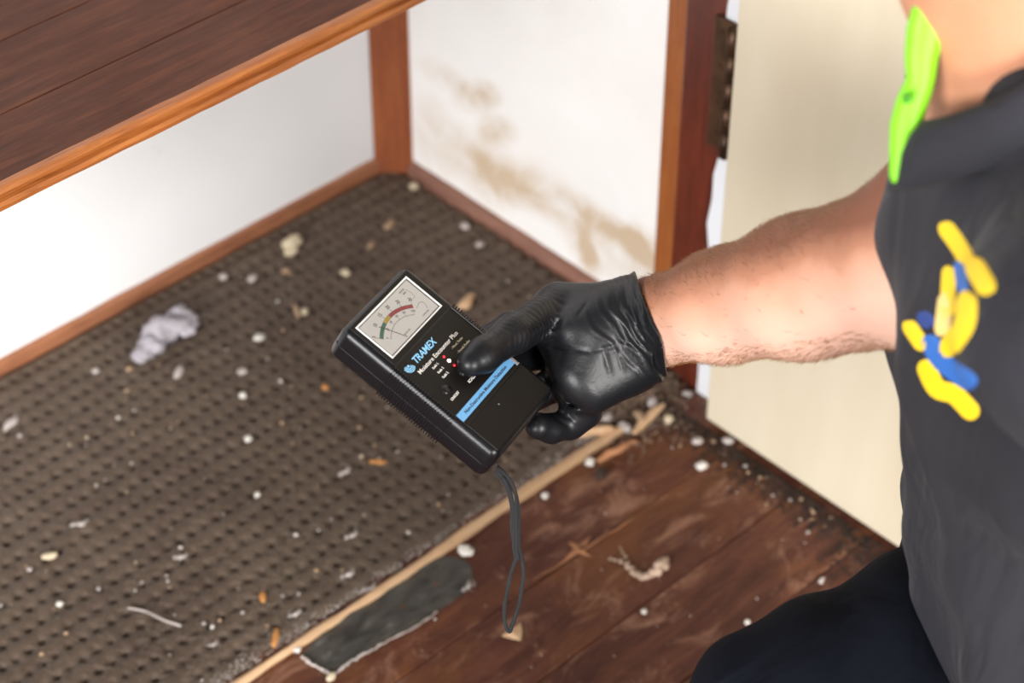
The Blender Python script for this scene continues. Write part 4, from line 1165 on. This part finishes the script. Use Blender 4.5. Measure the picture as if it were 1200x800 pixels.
# trunk
Bf.cone(chest, belly, .115, .118, .04, (RS, 1.32)); Bf.cone(NK - WUP * .10, chest, .085, .115, .04, (RS, 1.35)); Bf.cone(belly, hip, .115, .125, .04, (RS, 1.3))
Bf.cone(sh_r - WUP * .01, NK - WUP * .035, .06, .06, .04); Bf.cone(sh_l - WUP * .01, NK - WUP * .035, .06, .06, .04)
# neck and head
Bf.cone(NK - WUP * .05 + FACE * .01, head - WUP * .05, .066, .056, .025)
Bf.ell(head, (.079, .098, .112), (RS, HF, HU), .02)
Bf.cone(head - HU * .055 + HF * .030, head - HU * .105 + HF * .070, .052, .026, .02, (RS, 1.25))       # jaw and chin
Bf.cone(head + HF * .090 + HU * .012, head + HF * .112 - HU * .030, .010, .0155, .008)                 # nose
Bf.cone(head + HF * .078 + HU * .028 + RS * .035, head + HF * .078 + HU * .028 - RS * .035, .018, .018, .012)    # brow
for sg in (-1, 1):
    Bf.ell(head + HF * .097 + HU * .006 + RS * sg * .031, (.017, .014, .011), (RS, HF, HU), .006, True)          # eye socket
    Bf.ell(head + HF * .066 - HU * .02 + RS * sg * .042, (.024, .024, .024), (RS, HF, HU), .015)                   # cheek
    Bf.ell(head + RS * sg * .082 - HF * .006 - HU * .01, (.009, .020, .032), (RS, HF, HU), .005)                   # ear
Bf.cone(head + HF * .094 - HU * .058 - RS * .018, head + HF * .094 - HU * .058 + RS * .018, .010, .010, .006)    # lips
Bf.cone(head + HF * .106 - HU * .058 - RS * .022, head + HF * .106 - HU * .058 + RS * .022, .0025, .0025, .003, None, True)
bgx, bgy, bgz = Bf.gridpts()
Bf.F = np.maximum(Bf.F, -case_sdf(bgx, bgy, bgz, 2.2))
# legs
for h_, k_, a_ in ((hip_r, knee_r, ank_r), (hip_l, knee_l, ank_l)):
    Bf.chain([h_, k_], [.082, .055], .03); Bf.chain([k_, k_ * .7 + a_ * .3, a_], [.052, .054, .036], .02)
foot_dir = FACE
ft_r = ank_r - WUP * .045; Bf.cone(ft_r - FACE * .03, ft_r + FACE * .16, .034, .028, .02)
ft_l = ank_l - WUP * .0; Bf.cone(ft_l, ft_l - FACE * .05 - WUP * .02, .034, .034, .02); Bf.cone(ft_l - FACE * .05 - WUP * .02, ft_l - FACE * .08 + WUP * .10, .030, .026, .02)
bme = Bf.mesh('body')
def child(name, me, m, root=body_root, smooth=True):
    o = obj(name, me, m, None, smooth); return inparent(o, root)
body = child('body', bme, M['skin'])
glove = child('glove', glove_me, M['glove']); glove['label'] = 'black nitrile glove'

# -- shirt
ht = hip * .80 + belly * .20 - WUP * .02
sj = np.array([sh_r, sh_l, NK, hip, elb_l, belly])
Sf = Field(sj.min(0) - .24, sj.max(0) + .20, .0055)
Sf.cone(NK - WUP * .11, chest + FACE * .016, .098, .132, .045, (RS, 1.42)); Sf.cone(chest + FACE * .016, belly + FACE * .028, .130, .140, .05, (RS, 1.34)); Sf.cone(belly + FACE * .028, hip + FACE * .06 - WUP * .04, .140, .160, .05, (RS, 1.28))
Sf.cone(sh_r, NK - WUP * .045, .073, .070, .045); Sf.cone(sh_l, NK - WUP * .045, .073, .070, .045)
Sf.cone(NK - WUP * .075, NK - WUP * .03, .085, .072, .03)
Sf.cone(sh_r, sh_r * .5 + elbow * .5, .066, .058, .03); Sf.cone(sh_l, sh_l * .38 + elb_l * .62, .073, .068, .03)
sgx, sgy, sgz = Sf.gridpts()
sX, sY, sD = camc(sgx, sgy, sgz)
fr_ = (sgx - NK[0]) * FACE[0] + (sgy - NK[1]) * FACE[1]; rs_ = (sgx - NK[0]) * RS[0] + (sgy - NK[1]) * RS[1]; zz_ = sgz - NK[2]
# hanging folds: mostly vertical, diagonal from the shoulder
Sf.F -= (.0035 * np.sin(rs_ * 62 + 2.0 * np.sin(zz_ * 9) + 1) * np.clip(-zz_ / .25, 0, 1) + .0040 * np.sin((rs_ * .8 + zz_ * .6) * 58 + 1.5 * np.sin(rs_ * 14)) * np.exp(-((zz_ + .12) / .12) ** 2) + .002 * np.sin(zz_ * 75 + rs_ * 30) * np.exp(-((zz_ + .42) / .12) ** 2)).astype(np.float32)
# neck opening: slanting V at the front
nb = NK - WUP * .02
Sf.cone(nb - WUP * .01 + FACE * .03, nb + WUP * .16 + FACE * .03, .066, .072, .004, None, True)
Sf.cone(nb + FACE * .135 - WUP * .055, nb + FACE * .075 + WUP * .05, .012, .050, .012, None, True)
Sf.cone(nb - RS * .075 + WUP * .015 - FACE * .02, nb - RS * .060 + FACE * .035 + WUP * .035, .032, .024, .02)
hemz = hip[2] - .06
Sf.F = np.maximum(Sf.F, (hemz - sgz + .012 * np.sin(rs_ * 9)).astype(np.float32))
shirt_me = Sf.mesh('shirt'); del Sf
shirt = child('shirt', shirt_me, M['shirt']); shirt['label'] = 'charcoal polo shirt'
# collar: a folded band round the neck opening, open at the front
cp = []
for a in np.linspace(-2.45, 2.45, 40):
    d = -FACE * math.cos(a) + RS * math.sin(a)
    fr0 = max(0, -math.cos(a)); rr_ = .070 + (.034 if a < 0 else .008) * fr0 - (.010 if a > 0 else 0)
    cp.append((nb + FACE * .02 + d * rr_ + WUP * (.046 - .072 * fr0 + .022 * max(0, -math.sin(a))), d))
V = []; F = []
for (p, d) in cp:
    for (o_, u_) in ((-.004, -.012), (-.001, .012), (.004, .016), (.012, .010), (.026, -.022), (.023, -.026), (.007, -.004)): V.append(p + d * o_ + WUP * u_)
for i in range(len(cp) - 1):
    for j in range(7): F.append((7 * i + j, 7 * i + (j + 1) % 7, 7 * i + 7 + (j + 1) % 7, 7 * i + 7 + j))
F += [tuple(range(7))[::-1], tuple(range(7 * len(cp) - 7, 7 * len(cp)))]
collar = inparent(obj('collar', mesh('collar', V, F), M['shirt'], None, True), body_root)

# -- trousers
tj = np.array([hip, hip_r, hip_l, knee_r, ank_r, knee_l, ank_l])
Tf = Field(np.minimum(tj.min(0) - .19, [9, 9, .0]), tj.max(0) + .19, .006)
Tf.cone(hip + WUP * .05, hip - WUP * .03, .135, .138, .04, (RS, 1.25))
Tf.chain([hip_r, knee_r], [.105, .070], .04); Tf.chain([knee_r, knee_r * .5 + ank_r * .5, ank_r], [.070, .072, .064], .03)
Tf.chain([hip_l, knee_l], [.105, .066], .04); Tf.chain([knee_l, ank_l], [.064, .058], .03)
Tf.cone(knee_r + UP * .003, hip_r * .45 + knee_r * .55 + UP * .022, .068, .088, .03)
tx, ty, tz = Tf.gridpts()
ka = (knee_r - hip_r) / np.linalg.norm(knee_r - hip_r); kt = (tx - hip_r[0]) * ka[0] + (ty - hip_r[1]) * ka[1] + (tz - hip_r[2]) * ka[2]
tX, tY, tD = camc(tx, ty, tz)
Tf.F -= (.0030 * np.sin(tX * 95 - tY * 60 + 1.3 * np.sin(tY * 30)) * np.exp(-((tY + .27) / .05) ** 2) + .0025 * np.sin(kt * 70 + ty * 40)).astype(np.float32)
Tf.F = np.maximum(Tf.F, (.004 - tz + 0 * tx + 0 * ty).astype(np.float32))
trousers = child('trousers', Tf.mesh('trousers'), M['trouser']); trousers['label'] = 'dark navy trousers'; del Tf
# boots
for nm_, an, up_ in (('r', ank_r, True), ('l', ank_l, False)):
    c = np.array([an[0], an[1], 0]); b_ = Field(c - .24 + [0, 0, .24], c + [.24, .24, .26], .006)
    if up_:
        b_.cone(an, an - WUP * .04, .050, .052, .02); b_.cone(an - WUP * .045, an - WUP * .045 + FACE * .16, .050, .040, .03)
        bx_, by_, bz_ = b_.gridpts(); b_.F = np.maximum(b_.F, (.002 - bz_ + 0 * bx_ + 0 * by_).astype(np.float32))
    else:
        b_.cone(an - FACE * .02, an - FACE * .06, .050, .052, .02); b_.cone(an - FACE * .055, an - FACE * .07 + WUP * .13, .047, .042, .03)
    child('boot', b_.mesh('boot'), M['boot'])
# hair, eyes, brows
Hf = Field(head - .16, head + .16, .005)
Hf.ell(head - HF * .008 + HU * .010, (.086, .104, .116), (RS, HF, HU), .01)
Hf.ell(head + HF * .105 - HU * .035, (.115, .100, .098), (RS, HF, HU), .01, True)
Hf.cone(head - HU * .14 - HF * .04, head - HU * .10 + HF * .1, .07, .07, .01, None, True)
child('hair', Hf.mesh('hair'), M['headhair'])
for sg in (-1, 1):
    e = head + HF * .083 + HU * .006 + RS * sg * .031; bm = bmesh.new(); bmesh.ops.create_uvsphere(bm, u_segments=16, v_segments=12, radius=.0125)
    bmesh.ops.translate(bm, vec=e, verts=bm.verts); ey_ = child('eye', from_bm('eye', bm), M['eye'])
    bm = bmesh.new(); bmesh.ops.create_uvsphere(bm, u_segments=12, v_segments=8, radius=.0062); bmesh.ops.translate(bm, vec=e + HF * .0078 - HU * .001, verts=bm.verts)
    child('iris', from_bm('iris', bm), M['iris'])
    P = [head + HF * (.094 - .006 * abs(t_)) + HU * (.030 - .004 * t_ * t_) + RS * (sg * .034 + .016 * t_) for t_ in np.linspace(-1, 1, 7)]
    child('eyebrow', tube_mesh('eyebrow', P, [.002, .0035, .004, .004, .004, .003, .0015], 6), M['headhair'])

# -- embroidered emblem laid onto the shirt front
dg = bpy.context.evaluated_depsgraph_get()
bvh = BVHTree.FromPolygons([tuple(v.co) for v in shirt_me.vertices], [tuple(p.vertices) for p in shirt_me.polygons])


def onshirt(px, py):
    d = Vector(ray(px, py)).normalized(); h_ = bvh.ray_cast(Vector(CAM), d); return h_


def stroke(pts, r, mk, lift=.0012):
    pts = spline(pts, 5) if len(pts) > 1 else [np.array(pts[0], float)]
    # outline of the stroke in the picture plane, then a padded patch on the cloth
    bm = bmesh.new(); N = 4; W_ = []
    n = len(pts)
    path = [pts[0] * 1.0] if n == 1 else pts
    dirs = [np.array([1.0, 0])] if n == 1 else [(pts[min(i + 1, n - 1)] - pts[max(i - 1, 0)]) for i in range(n)]
    dirs = [d / (np.linalg.norm(d) + 1e-9) for d in dirs]
    ext = [(path[0] - dirs[0] * r * math.sin(a), math.cos(a), dirs[0]) for a in (1.45, 1.0, .5)] + [(p, 1.0, d) for p, d in zip(path, dirs)] + [(path[-1] + dirs[-1] * r * math.sin(a), math.cos(a), dirs[-1]) for a in (.5, 1.0, 1.45)]
    rows = []
    for p, sc_, d in ext:
        nn = np.array([-d[1], d[0]]); row = []
        for j in range(-N, N + 1):
            q = p + nn * r * sc_ * j / N; h_ = onshirt(*q)
            if h_[0] is None: row = None; break
            row.append(bm.verts.new(h_[0] + h_[1] * (lift if abs(j) < N else .0001)))
        if row: rows.append(row)
    for a, b in zip(rows[:-1], rows[1:]):
        for j in range(2 * N): bm.faces.new((a[j], a[j + 1], b[j + 1], b[j]))
    bmesh.ops.recalc_face_normals(bm, faces=bm.faces[:])
    return from_bm('emblem_patch', bm)


em = None
for pts, r, mk in ([((1125, 313), (1128, 336)), 6, 'bth'], [((1084, 373), (1086, 376)), 8, 'dbth'], [((1091, 403), (1103, 423), (1134, 446)), 10, 'bth'],
                   [((1110, 269), (1121, 284), (1131, 300)), 9, 'yth'], [((1143, 313), (1155, 334)), 11, 'yth'], [((1112, 320), (1110, 364)), 7.5, 'yth'], [((1108, 352), (1104, 384)), 8, 'pth'],
                   [((1133, 354), (1130, 380), (1113, 406)), 11, 'yth'], [((1067, 384), (1079, 402)), 8, 'yth'], [((1086, 432), (1098, 455), (1118, 462), (1137, 481)), 10, 'yth']):
    me = stroke([np.array(p, float) for p in pts], r * 1.15, mk)
    if len(me.polygons): 
        o = inparent(obj('emblem_stitching', me, M[mk], None, True), body_root)
        o['label'] = {'yth': 'yellow embroidered stroke', 'pth': 'pale yellow embroidered stroke', 'bth': 'blue embroidered stroke', 'dbth': 'dark blue embroidered stroke'}[mk]

# -- forearm hair
bv = np.empty(len(bme.vertices) * 3); bme.vertices.foreach_get('co', bv); bv = bv.reshape(-1, 3)
bn = np.empty(len(bme.vertices) * 3); bme.vertices.foreach_get('normal', bn); bn = bn.reshape(-1, 3)
ax_ = (elbow - wrist); al = np.linalg.norm(ax_); ax_ /= al; tt = (bv - wrist) @ ax_; rad_ = np.linalg.norm(bv - wrist - tt[:, None] * ax_, axis=1)
sel = np.where((tt > .0) & (tt < al * .95) & (rad_ < .085) & ((bv - CAM) @ FW > 1.3))[0]
up_n = bn[sel] @ UP; prob = np.clip(.012 + .95 * np.clip(up_n - .15, 0, 1) ** 1.3 + .25 * (up_n < -.8), 0, 1) * np.clip((tt[sel]) / .02, .25, 1)
pick = rng.choice(sel, 9500, p=prob / prob.sum())
nh = len(pick); base = bv[pick] + rng.normal(0, .0018, (nh, 3)); nn = bn[pick]; base = base - nn * ((base - bv[pick]) * nn).sum(1)[:, None] - nn * .0004
dr = -ax_ * 1.0 + np.array(UP) * .55; dr = dr + rng.normal(0, .38, (nh, 3)); dr -= nn * (dr * nn).sum(1)[:, None]; dr /= np.linalg.norm(dr, axis=1)[:, None]
ln = rng.uniform(.004, .011, nh)[:, None]; rr_ = .00011
P0 = base; P1 = base + (dr * .85 + nn * .38) * ln * .5; P2 = P1 + (dr * 1.0 + nn * .06 + rng.normal(0, .25, (nh, 3))) * ln * .5
sd = np.cross(dr, nn); V = np.concatenate([np.stack([P0 + sd * rr_, P0 - sd * rr_, P0 + nn * rr_, P1 + sd * rr_, P1 - sd * rr_, P1 + nn * rr_, P2], 1)], 1).reshape(-1, 3)
f = np.array([[0, 1, 4], [0, 4, 3], [1, 2, 5], [1, 5, 4], [2, 0, 3], [2, 3, 5], [3, 4, 6], [4, 5, 6], [5, 3, 6]])
F = (np.arange(nh)[:, None, None] * 7 + f[None]).reshape(-1, 3)
o = inparent(obj('arm_hair', npmesh('arm_hair', V, F), M['hair']), body_root); o['kind'] = 'stuff'

# -- lime green neck strap (a soft foam band hanging from the neck)
def band(pts, wid, thk, name, m, root, D0, D1):
    n = len(pts); V = []; F = []; k = 10
    for i, (p, wd) in enumerate(zip(pts, wid)):
        D_ = D0 + (D1 - D0) * i / (n - 1); c = at(p[0], p[1], D_)
        nx_ = pts[min(i + 1, n - 1)] - pts[max(i - 1, 0)]; nx_ = nx_ / np.linalg.norm(nx_); side = RT * nx_[1] - (-DN) * (-nx_[0]) * -1
        side = RT * nx_[1] + UP * nx_[0]; side /= np.linalg.norm(side)
        for j in range(k):
            a = 2 * math.pi * j / k; V.append(c + side * math.cos(a) * wd * D_ / FPX - FW * math.sin(a) * thk)
    for i in range(n - 1):
        for j in range(k): F.append((i * k + j, i * k + (j + 1) % k, (i + 1) * k + (j + 1) % k, (i + 1) * k + j))
    F += [tuple(range(k))[::-1], tuple(range((n - 1) * k, n * k))]
    return inparent(obj(name, mesh(name, V, F), m, None, True), root)


sroot = empty('neck_strap', tuple(at(1080, 90, 1.27)))
tag(sroot, 'lime green foam neck strap hanging from the neck in front of the polo collar', 'strap')
pp = spline([np.array(p, float) for p in ((1104, -40), (1096, 0), (1088, 12), (1085, 35), (1080, 65), (1078, 95), (1069, 120), (1061, 150), (1052, 186), (1049, 215))], 4)
wd = np.interp(np.linspace(0, 9, len(pp)), range(10), [9, 11, 19, 23, 20, 17, 19, 19, 10, 6])
band(pp, wd, .006, 'foam_band', M['lime'], sroot, 1.27, 1.30)
band([np.array(p, float) for p in ((1062, 110), (1063, 116), (1064, 121))], [3, 5, 3], .0068, 'print_mark', M['limed'], sroot, 1.2825, 1.2835)
band([np.array(p, float) for p in ((1097, 0), (1102, 14), (1108, 30), (1107, 45))], [6, 8, 6, 3], .003, 'black_clasp', M['boot'] if False else M['abs'], sroot, 1.275, 1.28)
# cord of the strap round the neck
top_ = at(1103, -30, 1.272); ring_ = [top_]
for a in np.linspace(-2.2, 2.2, 15):
    d = -FACE * math.cos(a) + RS * math.sin(a)
    ring_.append(NK + FACE * .012 + d * .078 + WUP * (.062 + .062 * max(0, -math.sin(a))))
ring_.append(top_)
inparent(obj('neck_cord', tube_mesh('neck_cord', spline(ring_, 4), .0025, 6), M['lime'], None, True), sroot)
for o in list(COL.objects):
    if o.name.startswith('hair') and o.type == 'MESH' and o.parent == body_root: o['label'] = 'short brown hair'
